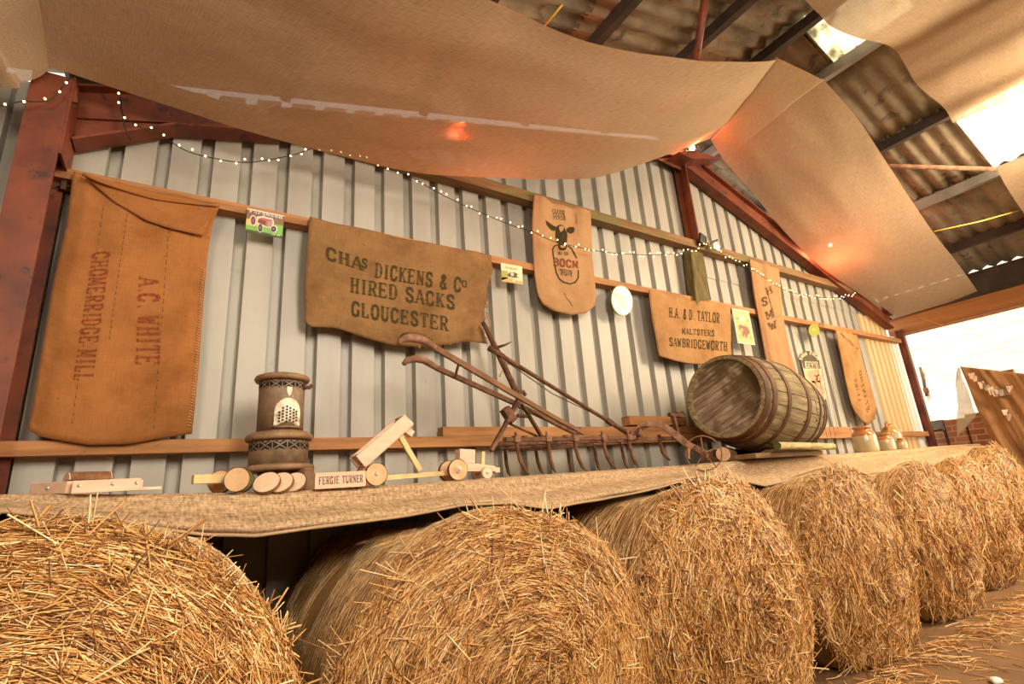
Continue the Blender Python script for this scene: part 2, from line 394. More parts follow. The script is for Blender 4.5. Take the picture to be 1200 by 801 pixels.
# portal frame
def ibeam(pts, w, depth, t=.014, up=None):
    s = MB()
    for a, b_ in zip(pts[:-1], pts[1:]):
        a = Vector(a); b_ = Vector(b_); d = (b_ - a).normalized(); u = Vector((0, 1, 0)).cross(d).normalized()
        if u.z < 0: u = -u
        s.bar(a, b_, w, t, u); s.bar(a + u * depth, b_ + u * depth, w, t, u)
        s.bar(a + u * depth / 2, b_ + u * depth / 2, t, depth, u)
    return s
yf = 2.89
r0 = P(798, 196, yf); r1 = P(1043, 385, yf)
struct(ibeam([r0, r1], .11, .205), 'steel_rafter', M_red, 'red oxide rafter sloping down right of the king post')
l0 = V(.30, yf, 2.14); l1 = V(4.30, yf, 3.27)
struct(ibeam([l0, l1], .11, .15), 'steel_rafter', M_red, 'red oxide rafter rising behind the draped hessian')
# haunch beside the column
s = MB(); a = P(84, 172, 2.80); b2 = P(215, 152, 2.80); a2 = P(90, 113, 2.80); b3 = P(290, 152, 2.80)
hz = [P(86, 170, yf), P(205, 152, yf), P(330, 160, yf), P(300, 148, yf), P(155, 110, yf), P(92, 108, yf)]
s.prism([p - Vector((0, .007, 0)) for p in hz], (0, .014, 0))
for p, q in ((hz[0], hz[1]), (hz[1], hz[2]), (hz[5], hz[4]), (hz[4], hz[3])):
    s.bar(p, q, .12, .013)
m1 = P(90, 140, yf); m2 = P(210, 146, yf); s.bar(m1, m2, .05, .012)
struct(s, 'rafter_haunch', M_red, 'red haunch bracket where rafter meets the left column')
# left column (H section)
xa, xb = P(24, 150, 2.74).x, P(77, 135, 2.74).x
s = MB(); zt = P(60, 96, 2.8).z
zc = zt / 2; xm = (xa + xb) / 2
s.box((xm, 2.74, zc), (xb - xa, .016, zt)); s.box((xm, 2.95, zc), (xb - xa, .016, zt)); s.box((xm, 2.845, zc), (.012, .20, zt))
s.prism([P(76, 118, 2.74), P(88, 88, 2.74), P(91, 120, 2.74)], (0, .014, 0))
s.box((xb + .006, 2.845, zt - .2), (.012, .22, .42))
struct(s, 'steel_column', M_red, 'red oxide steel column on the left of the wall')
# king post and gusset
ka = P(797, 187, 2.93); kb = P(806, 290, 2.93)
s = MB(); s.box(((ka.x + kb.x) / 2, 2.93, (ka.z + kb.z) / 2), (.13, .012, ka.z - kb.z)); s.box(((ka.x + kb.x) / 2, 2.88, (ka.z + kb.z) / 2), (.012, .10, ka.z - kb.z))
s.prism([P(770, 186, 2.87), P(798, 178, 2.87), P(838, 196, 2.87), P(800, 200, 2.87)], (0, .012, 0))
s.prism([P(795, 178, 2.7), P(812, 176, 2.7), P(846, 186, 2.7), P(812, 186, 2.7)], (0, .2, .02))
for q in ((790, 184), (797, 184), (805, 186), (812, 188)):
    s.tube([P(*q, 2.868), P(*q, 2.85)], .011, 6)
struct(s, 'king_post', M_red, 'red steel king post at the gable apex with bolted gusset')
k1 = P(812, 296, 2.9); k2 = P(815, 350, 2.9)
s = MB(); s.bar(k1, Vector((k1.x - .06, 2.9, k2.z - .15)), .20, .10, (0, 1, 0))
struct(s, 'timber_post', M_moss, 'mossy timber post under the king post', bevel=.01)
# right corner post
pc = P(1046, 385, 2.95)
s = MB(); s.box((8.58, 2.95, 1.45), (.06, .012, 2.9)); s.box((8.58, 2.91, 1.45), (.012, .08, 2.9)); s.box((8.58, 2.87, 1.45), (.07, .012, 2.9))
struct(s, 'corner_post', M_red, 'rusty steel post at the edge of the doorway')
s = MB(); s.box((8.40, 2.96, 1.40), (.16, .02, 2.8)); struct(s, 'trim_1', M_white, 'pale corner flashing beside the doorway')
# eave beam over the doorway, along the right side
b = MB(); e0 = PX(1049, 392, 8.6); e1 = PX(1200, 362, 8.6); e2 = PX(1200, 335, 8.6)
b.box((8.64, .1, H + 1.86), (.09, 5.9, .27)); struct(b, 'eave_beam', M_beam, 'orange brown timber beam over the bright doorway', bevel=.006)
b = MB(); b.box((8.61, .1, H + 1.70), (.05, 5.9, .02)); struct(b, 'trim_2', M_tim, 'thin timber lip under the eave beam')
b = MB(); b.box((8.60, .1, H + 2.12), (.08, 5.9, .32)); struct(b, 'wall_plate', M_purlin, 'dark wall plate above the eave beam')

# horizontal timber rails
def rail(x0, x1, z, h, y0=2.885, y1=2.968, m=M_tim, label='', sag=0):
    s = MB(); n = 8
    for i in range(n):
        a = x0 + (x1 - x0) * i / n; c = x0 + (x1 - x0) * (i + 1) / n
        s.bar((a, (y0 + y1) / 2, H + z + sag * sin(pi * i / n)), (c, (y0 + y1) / 2, H + z + sag * sin(pi * (i + 1) / n)), y1 - y0, h)
    return struct(s, 'timber_rail', m, label)
rail(-.66, 7.62, 2.215, .085, 2.87, 2.968, M_timold, 'weathered upper timber rail on the gable wall')
rail(-.66, 8.5, 1.605, .055, 2.89, 2.968, M_tim, 'middle timber rail the sacks hang from')
rail(-4, -.9, 2.10, .10, 2.87, 2.968, M_timold, 'timber rail left of the red column')
rail(-.90, 8.5, .300, .062, 2.885, 2.968, M_tim, 'lower timber rail behind the shelf')
rail(1.34, 6.4, .362, .058, 2.892, 2.968, M_tim, 'second timber rail lying on the lower rail')
rail(2.93, 3.60, .440, .07, 2.88, 2.968, M_tim, 'short timber offcut on the rails left of the barrel')
# electrical clip rail beside the big sack
s = MB(); p0 = P(64, 210, 2.95); s.box(p0 + Vector((.07, 0, -.02)), (.22, .03, .07)); s.bar(P(68, 217, 2.92), P(92, 220, 2.92), .008, .008)
s.box(P(75, 217, 2.92), (.02, .02, .05)); tag(build(s, 'pipe_clip', M_iron, org=p0), 'small metal pipe clip under the middle rail beside the column', 'clip')
# tubes of the roof bracing
s = MB(); q0 = P(812, 95, 1.9); q1 = P(828, -14, 1.56); s.tube([q0, q0.lerp(q1, .5), q1], .03, 12)
struct(s, 'bracing_tube', M_red, 'rusty round bracing tube rising above the big drape')
s = MB(); q0 = V(6.05, 1.78, 3.02); q1 = V(6.86, 1.10, 2.80); s.tube([q0 - (q1 - q0) * .35, q1], .024, 12)
struct(s, 'bracing_tube', M_iron2, 'pinkish round tube under the roof beside the skylight')
# stone wall outside
mt, nt, bb = mk('lime_stone_wall')
tc = N(nt, 'ShaderNodeTexCoord'); mp = N(nt, 'ShaderNodeMapping'); mp.inputs['Rotation'].default_value = (0, radians(90), radians(90)); nt.links.new(tc.outputs['UV'], mp.inputs[0])
br = N(nt, 'ShaderNodeTexBrick'); nt.links.new(tc.outputs['UV'], br.inputs[0])
br.inputs['Color1'].default_value = (.80, .72, .52, 1); br.inputs['Color2'].default_value = (.62, .50, .30, 1); br.inputs['Mortar'].default_value = (.86, .82, .70, 1)
br.inputs['Scale'].default_value = 2.0; br.inputs['Mortar Size'].default_value = .05; br.inputs['Brick Width'].default_value = .7; br.inputs['Row Height'].default_value = .2; br.inputs['Bias'].default_value = -.55
br.inputs['Mortar Smooth'].default_value = .4
nt.links.new(br.outputs[0], bb.inputs['Base Color']); bb.inputs['Roughness'].default_value = .9; bump(nt, bb, br.outputs[1], -.4, .02)
b = MB(); b.grid(lambda u, v: Vector((12.0 + .04 * noise.noise((u * 30, v * 20, 0)), -5 + 10 * u, 5.2 * v)), 90, 50, True, lambda u, v: (10 * u, 5.2 * v))
struct(b, 'wall_outside', mt, 'sunlit pale stone wall outside the doorway')
# low brick wall at the doorway
mt, nt, bb = mk('red_brick'); tc = N(nt, 'ShaderNodeTexCoord'); br = N(nt, 'ShaderNodeTexBrick'); nt.links.new(tc.outputs['UV'], br.inputs[0])
br.inputs['Color1'].default_value = (.30, .10, .045, 1); br.inputs['Color2'].default_value = (.42, .19, .10, 1); br.inputs['Mortar'].default_value = (.46, .32, .21, 1)
br.inputs['Scale'].default_value = 1; br.inputs['Brick Width'].default_value = .225; br.inputs['Row Height'].default_value = .075; br.inputs['Mortar Size'].default_value = .008
nt.links.new(br.outputs[0], bb.inputs['Base Color']); bb.inputs['Roughness'].default_value = .9; bump(nt, bb, br.outputs[1], -.5, .01); M_brick = mt
def uvbox(s, c, size):
    x0, y0, z0 = [a - b_ / 2 for a, b_ in zip(c, size)]; x1, y1, z1 = [a + b_ / 2 for a, b_ in zip(c, size)]
    s.add([(x0, y0, z0), (x0, y1, z0), (x0, y1, z1), (x0, y0, z1)], [(0, 1, 2, 3)], [(y0, z0), (y1, z0), (y1, z1), (y0, z1)])
    s.add([(x0, y0, z0), (x1, y0, z0), (x1, y0, z1), (x0, y0, z1)], [(0, 1, 2, 3)], [(x0, z0), (x1, z0), (x1, z1), (x0, z1)])
    s.add([(x0, y0, z1), (x1, y0, z1), (x1, y1, z1), (x0, y1, z1)], [(0, 1, 2, 3)], [(y0, x0), (y0, x1), (y1, x1), (y1, x0)])
    s.add([(x1, y0, z0), (x1, y1, z0), (x1, y1, z1), (x1, y0, z1)], [(3, 2, 1, 0)], [(y0, z0), (y1, z0), (y1, z1), (y0, z1)])
    s.add([(x0, y1, z0), (x1, y1, z0), (x1, y1, z1), (x0, y1, z1)], [(3, 2, 1, 0)], [(x0, z0), (x1, z0), (x1, z1), (x0, z1)])
def zat(px, py, X): return PX(px, py, X).z
def yat(px, py, X): return PX(px, py, X).y
Xb = 8.75
s = MB()
for (pa, pb, py) in ((1062, 1105, 505), (1105, 1128, 491), (1128, 1215, 480)):
    ya, yb = yat(pa, py, Xb), yat(pb, py, Xb); z = zat((pa + pb) / 2, py, Xb)
    if pa == 1062: ya += .1
    uvbox(s, (Xb + .11, (ya + yb) / 2, z / 2), (.22, abs(ya - yb), z))
struct(s, 'wall_right', M_brick, 'low stepped red brick wall at the doorway')
s = MB(); c = PX(1097, 498, Xb); s.box(c + Vector((.1, 0, -.01)), (.2, .17, .15)); tag(build(s, 'concrete_block', mat('grey_block', [(.3, (.14, .13, .11)), (.7, (.24, .22, .19))], 12), org=c, bevel=.006), 'grey concrete block on the low brick wall', 'block')
# pipe on the far wall
s = MB(); s.tube([PX(1078, 430, 11.97), PX(1082, 446, 11.97), PX(1083, 452, 11.97), PX(1086, 464, 11.97)], .022, 8); s.box(PX(1085, 457, 11.96), (.05, .07, .09))
tag(build(s, 'downpipe', M_iron, org=PX(1083, 452, 11.9)), 'broken rusty downpipe on the sunlit wall outside', 'pipe')

# ================================================================== straw bales
ZF = 0.0
def srgb_n(n): return rng.random(n)
class Bale:
    def __init__(s, cx, yf, top, a=.632, L=1.15, bulge=.10, seed=0):
        s.cx, s.yf, s.a, s.L, s.bulge = cx, yf, a, L, bulge
        s.sink = .045; s.b = .60; s.zc = top + H - s.b
        r = np.random.default_rng(seed); s.ph = r.random((10, 4)) * 6.28; s.r = r
    def lump(s, th, q):
        d = 0
        for i, (k, m, amp) in enumerate(((2, 2, .018), (3, 5, .014), (5, 4, .012), (7, 9, .010), (9, 6, .008))):
            d = d + amp * np.sin(k * th + s.ph[i, 0]) * np.sin(m * q + s.ph[i, 1])
        return d
    def side(s, th, y):
        # th from +X counter-clockwise; y is depth behind the front rim
        k = 1 + s.lump(th, y * 3) - .03 * np.exp(-(y / .05) ** 2)
        x = s.cx + s.a * k * np.cos(th); z = s.zc + s.b * k * np.sin(th)
        g = np.clip((y - .06) / .26, 0, 1); g = g * g * (3 - 2 * g); zl = s.zc + s.b - s.sink
        z = np.where(z > zl - .05, z + g * (np.minimum(z, zl - .05 + (z - zl + .05) * .25) - z), z)   # pressed flat under the planks
        return np.stack([x, s.yf + y, np.maximum(z, ZF + .004)], -1)
    def face(s, th, f):
        k = .97 * f * (1 + s.lump(th, 0))
        x = s.cx + s.a * k * np.cos(th); z = s.zc + s.b * k * np.sin(th)
        y = s.yf - s.bulge * (1 - f ** 2.6) - .5 * s.lump(th * 1.0, f * 4) * np.minimum(1, (1 - f) * 6)
        return np.stack([x, y, np.maximum(z, ZF + .004)], -1)
def straws(pts, tan, nor, ln, wd, r, lift=.06, curve=.05):
    n = len(pts)
    tan = tan / np.linalg.norm(tan, axis=1, keepdims=True); nor = nor / np.linalg.norm(nor, axis=1, keepdims=True)
    up = np.clip(r.normal(0, lift, n), -.12, .9)[:, None]
    t2 = tan + nor * up; t2 /= np.linalg.norm(t2, axis=1, keepdims=True)
    bi = np.cross(nor, t2); bi /= np.linalg.norm(bi, axis=1, keepdims=True); nn = np.cross(t2, bi)
    cv = r.normal(0, curve, n)[:, None] * ln[:, None]
    rings = []
    for k, s_ in ((0, -.5), (1, 0), (2, .5)):
        c = pts + t2 * ln[:, None] * s_ + bi * cv * (0 if k == 1 else 1) - nor * (np.abs(s_) * ln[:, None]) ** 2 * .5 * (up < .2)
        for a in (0, 2 * pi / 3, 4 * pi / 3):
            rings.append(c + (bi * cos(a) + nn * sin(a) * .75) * wd[:, None] * .5)
    return np.stack(rings, 1).reshape(-1, 3)      # n*9
FT = np.array([[k * 3 + j, k * 3 + (j + 1) % 3, k * 3 + 3 + (j + 1) % 3, k * 3 + 3 + j] for k in range(2) for j in range(3)])
def straw_mesh(name, vs, mat_, org, parent=None):
    n = len(vs) // 9
    vs = vs.copy(); vs[:, 2] = np.maximum(vs[:, 2], .003)
    fs = (FT[None] + 9 * np.arange(n)[:, None, None]).reshape(-1, 4)
    me = bpy.data.meshes.new(name); me.vertices.add(len(vs)); me.vertices.foreach_set('co', (vs - np.array(org)).astype(np.float32).ravel())
    me.loops.add(fs.size); me.loops.foreach_set('vertex_index', fs.astype(np.int32).ravel())
    me.polygons.add(len(fs)); me.polygons.foreach_set('loop_start', np.arange(0, fs.size, 4, dtype=np.int32)); me.polygons.foreach_set('loop_total', np.full(len(fs), 4, dtype=np.int32))
    me.update(calc_edges=True); me.materials.append(mat_)
    o = bpy.data.objects.new(name, me); COL.objects.link(o)
    if parent: o.parent = parent
    else: o.location = org
    ORG[o.name] = Vector(org); o['kind'] = 'stuff'; return o
def make_bale(bl, label, nface, nside, wild=.3, vert=0, w=.0042, rim=1.0, group='round straw bales in the row', nets=34):
    org = Vector((bl.cx, bl.yf + bl.L / 2, 0))
    nth = 120; ys = [bl.L, bl.L * .8, bl.L * .6, bl.L * .4, bl.L * .25, .14, .07, .03, .0]; fs_ = [.985, .94, .86, .76, .64, .52, .4, .28, .16, .07, .01]
    th = np.linspace(0, 2 * pi, nth + 1)
    rings = [bl.side(th, np.full_like(th, y)) for y in ys] + [bl.face(th, np.full_like(th, f)) for f in fs_]
    Q = np.array([-y for y in ys] + [bl.a * (1 - f) for f in fs_])
    g = MB(); m = len(rings)
    uv = [(t * bl.a, q) for q in Q for t in th]
    g.add([Vector(p) for rg in rings for p in rg], [(i * (nth + 1) + k, i * (nth + 1) + k + 1, (i + 1) * (nth + 1) + k + 1, (i + 1) * (nth + 1) + k) for i in range(m - 1) for k in range(nth)], uv, True)
    bk = rings[0][:-1]
    g.add([Vector(p) for p in bk], [list(range(nth))[::-1]], [(0, 0)] * nth)
    core = build(g, 'straw_bale', M_bale, org=org); tag(core, label, 'straw bale', group)
    r = bl.r
    # face straws
    def mkface(n, wildf, lift, lmin, lmax, ww):
        f = np.sqrt(r.random(n)) * .995; t = r.random(n) * 2 * pi
        p = bl.face(t, f); e = 1e-3
        tg = bl.face(t + e, f) - p; rd = bl.face(t, np.minimum(f + e, 1)) - p
        tg /= np.linalg.norm(tg, axis=1, keepdims=True) + 1e-9; rd /= np.linalg.norm(rd, axis=1, keepdims=True) + 1e-9
        no = np.cross(tg, rd); no[no[:, 1] > 0] *= -1; no /= np.linalg.norm(no, axis=1, keepdims=True) + 1e-9
        ang = r.normal(0, .17, n); wk = r.random(n) < wildf; ang[wk] = r.random(wk.sum()) * pi
        d = tg * np.cos(ang)[:, None] + rd * np.sin(ang)[:, None]
        if vert:
            vk = r.random(n) < vert; dv = np.stack([r.normal(0, .45, n), np.zeros(n), np.ones(n)], -1)
            dv -= no * (dv * no).sum(1, keepdims=True); d[vk] = dv[vk]
        ok = (np.linalg.norm(d, axis=1) > .1) & (p[:, 2] > .02)
        n2 = ok.sum(); ln = r.uniform(lmin, lmax, n2) * np.where(r.random(n2) < .2, 1.5, 1)
        return straws(p[ok] + no[ok] * r.uniform(.0, .022, n2)[:, None], d[ok], no[ok], ln, ww * r.uniform(.6, 1.3, n2), r, lift)
    A = mkface(nface, wild, .07, .07, .17, w)
    B = mkface(int(nface * .045), .9, .22, .08, .26, w * 1.55)
    straw_mesh('loose_straw', np.concatenate([A, B]), M_straw, org, core)
    # side straws, wound round the bale
    t = r.random(nside) * pi * 1.3 - .15 * pi; y = r.random(nside) ** 1.6 * bl.L * .95
    p = bl.side(t, y); tg = bl.side(t + 1e-3, y) - p; tg /= np.linalg.norm(tg, axis=1, keepdims=True)
    no = np.stack([np.cos(t), np.zeros(nside), np.sin(t)], -1); ax = np.zeros_like(p); ax[:, 1] = 1
    ang = r.normal(0, .10, nside); wk = r.random(nside) < .08; ang[wk] = r.random(wk.sum()) * pi
    d = tg * np.cos(ang)[:, None] + ax * np.sin(ang)[:, None]
    S = straws(p + no * .002, d, no, r.uniform(.06, .18, nside), w * .7 * r.uniform(.6, 1.2, nside), r, .02, .02)
    # shaggy rim
    nr = int(nface * .09 * rim); t = r.random(nr) * pi * 1.3 - .15 * pi; y = r.normal(0, .03, nr)
    p = bl.side(t, np.abs(y)); no = np.stack([np.cos(t), np.full(nr, -.6), np.sin(t)], -1); tg = np.stack([-np.sin(t), np.zeros(nr), np.cos(t)], -1)
    ang = r.normal(0, .5, nr); d = tg * np.cos(ang)[:, None] + np.stack([np.zeros(nr), -np.ones(nr), np.zeros(nr)], -1) * np.sin(ang)[:, None]
    Rm = straws(p, d, no, r.uniform(.08, .2, nr), w * r.uniform(.6, 1.2, nr), r, .12)
    straw_mesh('wound_straw', np.concatenate([S, Rm]), M_straw, org, core)
    # net wrap threads
    s = MB()
    for k in range(nets):
        y = .03 + k * (bl.L - .08) / nets + r.normal(0, .004); tt = np.linspace(-.15 * pi, 1.15 * pi, 46)
        pp = bl.side(tt, np.full_like(tt, y)); pp = pp + np.stack([np.cos(tt), 0 * tt, np.sin(tt)], -1) * .007
        s.tube([Vector(q) for q in pp], .0009, 3, False)
    nm = build(s, 'net_wrap', M_net, core); nm['label'] = 'pale net threads wound round the bale'
    return core
specs = [(-.180, 1.75, .012, .15, 'nearest round straw bale at the lower left with the loosest straw', 26000, 4500, .22, 0, .0036),
         (.612, 1.75, -.075, .09, 'second round bale from the left with neat wound face below the cloth dip', 30000, 16000, .10, 0, .0030),
         (1.325, 1.75, -.034, .14, 'round bale below the small wheel and the left end of the barrel', 17000, 5500, .28, .3, .0042),
         (2.05, 1.76, -.038, .12, 'round bale below the barrel, fourth along the row', 12500, 4500, .3, .45, .0046),
         (2.74, 1.80, -.05, .12, 'round bale below the stoneware jars, fifth along the row', 9500, 3500, .3, .4, .0050),
         (3.36, 1.88, -.025, .12, 'round bale second from the right end of the row', 6000, 1500, .4, .4, .006),
         (4.02, 1.95, .06, .14, 'furthest round bale at the right end below the bunting', 6000, 1500, .5, .4, .0065)]
bales = []
for i, (rx, yf_, top, bu, lab, nf, ns, wl, vt, ww) in enumerate(specs):
    bl = Bale(rx * (1.75 if i < 3 else 1.76 if i == 3 else 1.80 if i == 4 else 1.84 if i == 5 else 1.82), yf_, top, (.64, .655, .62, .615, .605, .59, .59)[i], (.95, 1.1, 1.1, 1.1, 1.05, .95, .9)[i], bu, 40 + i)
    make_bale(bl, lab, nf, ns, wl, vt, ww, .3 if i == 1 else 1.0); bales.append(bl)
# straw swept on the floor
n = 1100; x = rng.uniform(2.2, 8.0, n); y = 1.66 - np.abs(rng.normal(0, .16, n)) + rng.normal(0, .05, n) + (x > 6) * (x - 6) * .12
z = .004 + rng.random(n) * .02 * (y > 1.5); a = rng.random(n) * pi
sv = straws(np.stack([x, y, z], -1), np.stack([np.cos(a), np.sin(a), 0 * a], -1), np.tile([0, 0, 1.], (n, 1)), rng.uniform(.06, .2, n), rng.uniform(.004, .007, n), rng, .02)
x = rng.uniform(3.3, 7.5, 130); y = rng.uniform(.5, 1.5, 130); a = rng.random(130) * pi
sv2 = straws(np.stack([x, y, 0 * x + .004], -1), np.stack([np.cos(a), np.sin(a), 0 * a], -1), np.tile([0, 0, 1.], (130, 1)), rng.uniform(.05, .16, 130), rng.uniform(.004, .007, 130), rng, .01)
o = straw_mesh('loose_straw', np.concatenate([sv, sv2]), M_straw, (5, 1.4, 0)); tag(o, 'loose straw scattered on the floor in front of the bales', 'straw')
# ================================================================== the shelf on top of the bales
SX = [-1.4, -.45, -.15, .35, .8, 1.3, 2.0, 2.9, 3.6, 4.6, 5.4, 6.3, 7.2, 8.3]
SZ = [.10, .095, .074, .050, .050, .053, .058, .062, .075, .078, .08, .092, .105, .11]
def shelf_z(x): return float(np.interp(x, SX, SZ)) + H
BX = [-1.4, -.42, -.24, .085, .24, .50, .80, 1.05, 1.28, 1.5, 1.85, 2.2, 2.45, 2.5, 2.774, 3.0, 3.251, 3.633, 4.0, 4.143, 4.399, 4.723, 5.14, 5.45, 5.589, 5.843, 6.136, 6.4, 6.75, 7.2, 8.3]
BZ = [.04, .036, -.004, -.08, -.10, -.092, -.082, -.062, -.068, -.112, -.095, -.07, -.045, -.042, -.032, -.06, -.112, -.097, -.045, -.034, -.036, -.12, -.115, -.06, -.05, -.054, -.105, -.065, -.03, .055, .06]
def bot_z(x):
    return float(np.interp(x, BX, BZ)) + H
def cloth_pt(u, v):
    x = -1.3 + 9.5 * u; zs = shelf_z(x); zb = bot_z(x)
    w = .009 * noise.noise((x * 2.2, v * 3, 1.7)) + .0022 * noise.noise((x * 9, v * 9, 4))
    if v < .55:
        y = 2.955 - (2.955 - 2.345) * v / .55
        return Vector((x, y, zs + w * min(1, (1 - v / .55) * 3) * .6))
    t = (v - .55) / .45
    y = 2.345 - .05 * sin(min(1, t * 4) * pi / 2) - .20 * t ** 1.5
    fold = .045 * noise.noise((x * 2.1, t * 1.6, 9)) * t + .016 * noise.noise((x * 5.3, t * 3.2, 5)) * t
    roll = .055 * sin(pi * min(1, max(0, (t - .50) / .42))) * (1 + .9 * noise.noise((x * 1.3, 0, 3))) - .045 * sin(pi * min(1, max(0, (t - .10) / .48)))
    return Vector((x, y + fold - roll, zs + (zb - zs) * (1 - (1 - t) ** 1.25) + w * .5))
s = MB(); s.grid(cloth_pt, 420, 44, True, lambda u, v: (9.5 * u, 1.25 * v))
cl = build(s, 'shelf_cloth', M_cloth, org=V(3.4, 2.6, .07), solid=.004); tag(cl, 'coarse hessian cloth spread along the shelf and hanging over the bales', 'cloth')
# rolled hem along the bottom edge
s = MB(); s.tube([cloth_pt(i / 400, 1.0) + Vector((0, -.002, .004)) for i in range(401)], .006, 6); build(s, 'rolled_hem', M_cloth, cl)
for (xa, xb) in ((-1.25, 2.1), (2.12, 5.2), (5.22, 8.2)):
    s = MB(); z0 = max(shelf_z(xa), shelf_z(xb)); n = 12
    for yy in (2.46, 2.66, 2.86):
        for i in range(n):
            p = xa + (xb - xa) * i / n; q = xa + (xb - xa) * (i + 1) / n
            s.bar((p, yy, shelf_z(p) - .032), (q, yy, shelf_z(q) - .032), .19, .035)
    nm = {-1.25: 'left', 2.12: 'middle', 5.22: 'right'}[xa]
    tag(build(s, 'shelf_planks', M_timold, org=((xa + xb) / 2, 2.66, z0 - .05)), f'rough planks under the cloth on the {nm} of the row of bales', 'shelf', 'planks laid over the bales')

# ================================================================== hessian drapes under the roof
def spline(pts, n):
    pts = [Vector(p) for p in pts]; pts = [pts[0] * 2 - pts[1]] + pts + [pts[-1] * 2 - pts[-2]]; out = []
    m = len(pts) - 3
    for i in range(n + 1):
        t = i / n * m; k = min(int(t), m - 1); t -= k; a, b_, c, d = pts[k:k + 4]
        out.append(.5 * ((2 * b_) + (c - a) * t + (2 * a - 5 * b_ + 4 * c - d) * t * t + (3 * b_ - a - 3 * c + d) * t ** 3))
    return out
def drape(near, far, n, nv, sag, name, label, seed=0, wr=.02, org=None):
    A = spline(near, n); B = spline(far, n)
    def fn(u, v):
        i = min(int(round(u * n)), n); p = A[i].lerp(B[i], v)
        s_ = sag(u) if callable(sag) else sag
        p = p + Vector((0, 0, -s_ * sin(pi * v)))
        w = wr * noise.noise((p.x * .7, p.y * 3.4, seed)) + wr * .4 * noise.noise((p.x * 2.5, p.y * 7, seed + 5))
        return p + Vector((0, 0, w * sin(pi * min(1, max(0, u))) ** .3))
    L = sum((A[i + 1] - A[i]).length for i in range(n))
    wd = (A[n // 2] - B[n // 2]).length
    s = MB(); s.grid(fn, n, nv, True, lambda u, v: (u * L, v * wd))
    o = build(s, name, M_drape, org=org or A[n // 2]); return tag(o, label, 'drape', 'hessian drapes under the roof'), fn
near = [V(-.72, 1.55, 2.30), V(-.25, 1.5, 2.14), V(.4, 1.5, 2.08), V(1.005, 1.5, 2.14), V(1.371, 1.5, 2.16), V(1.66, 1.5, 2.21), V(2.07, 1.5, 2.334), V(2.67, 1.5, 2.573), V(3.56, 1.53, 3.03),
        P(911, 68, 1.72), P(914, 68.6, 1.72), P(962, 91, 1.64), P(966, 93, 1.64), P(1003, 136, 1.66), P(1035, 184, 1.70), P(1065, 230, 1.75), P(1093, 271, 1.81), P(1125, 312, 1.89), V(8.62, 1.95, 2.0)]
far = [P(57, 78, 2.68), P(140, 106, 2.7), P(225, 132, 2.7), P(300, 156, 2.7), P(400, 180, 2.7), P(480, 200, 2.7), P(570, 208, 2.7), P(650, 210, 2.7), P(720, 203, 2.7),
       P(832, 163, 2.76), P(833.5, 165, 2.765), P(848.5, 188, 2.82), P(850, 190, 2.82), P(880, 224, 2.82), P(915, 267, 2.82), P(950, 303, 2.83), P(980, 326, 2.84), P(1010, 346, 2.86), V(8.45, 2.90, 1.93)]
drape(near, far, 120, 30, lambda u: .05 * (sin(pi * min(1, u / .62)) if u < .62 else .6 * sin(pi * (u - .62) / .38)), 'ceiling_drape', 'long hessian swag sweeping from the red column over the ridge down to the doorway beam', 1)
lf = [P(59, 79, 2.69), P(47, 90, 2.7), P(24, 98, 2.7), P(0, 103, 2.7), V(-1.4, 2.7, 1.70), V(-2.6, 2.7, 1.9)]
ln = [V(-.66, 1.5, 2.33), V(-.82, 1.45, 2.18), V(-.95, 1.4, 2.06), V(-1.15, 1.4, 1.98), V(-1.6, 1.4, 1.9), V(-2.7, 1.4, 2.0)]
drape(ln, lf, 40, 24, .03, 'ceiling_drape', 'short piece of hessian drape left of the red column in the top left corner', 3)
c2 = [V(3.0, 1.12, 3.25), P(945, 0, 1.12), P(960, 15, 1.12), P(975, 30, 1.12), P(1002, 42, 1.12), P(1043, 50, 1.12) + Vector((0, 0, -.06)), P(1060, 75, 1.12), P(1075, 100, 1.12), P(1105, 125, 1.12), V(5.96, 1.12, 3.05)]
c2n = [p + Vector((0, -1.5, .0)) for p in c2]
drape(c2n, c2, 60, 24, .06, 'ceiling_drape', 'hessian drape in the top right corner above the skylight', 7, .03)
c3 = [V(6.86, 1.10, 2.83), P(1180, 220, 1.1), P(1200, 250, 1.1), V(7.8, 1.1, 2.2), V(8.55, 1.1, 2.0)]
drape([p + Vector((.0, -1.5, 0)) for p in c3], c3, 30, 20, .05, 'ceiling_drape', 'pale hessian drape at the right edge below the skylight', 9)

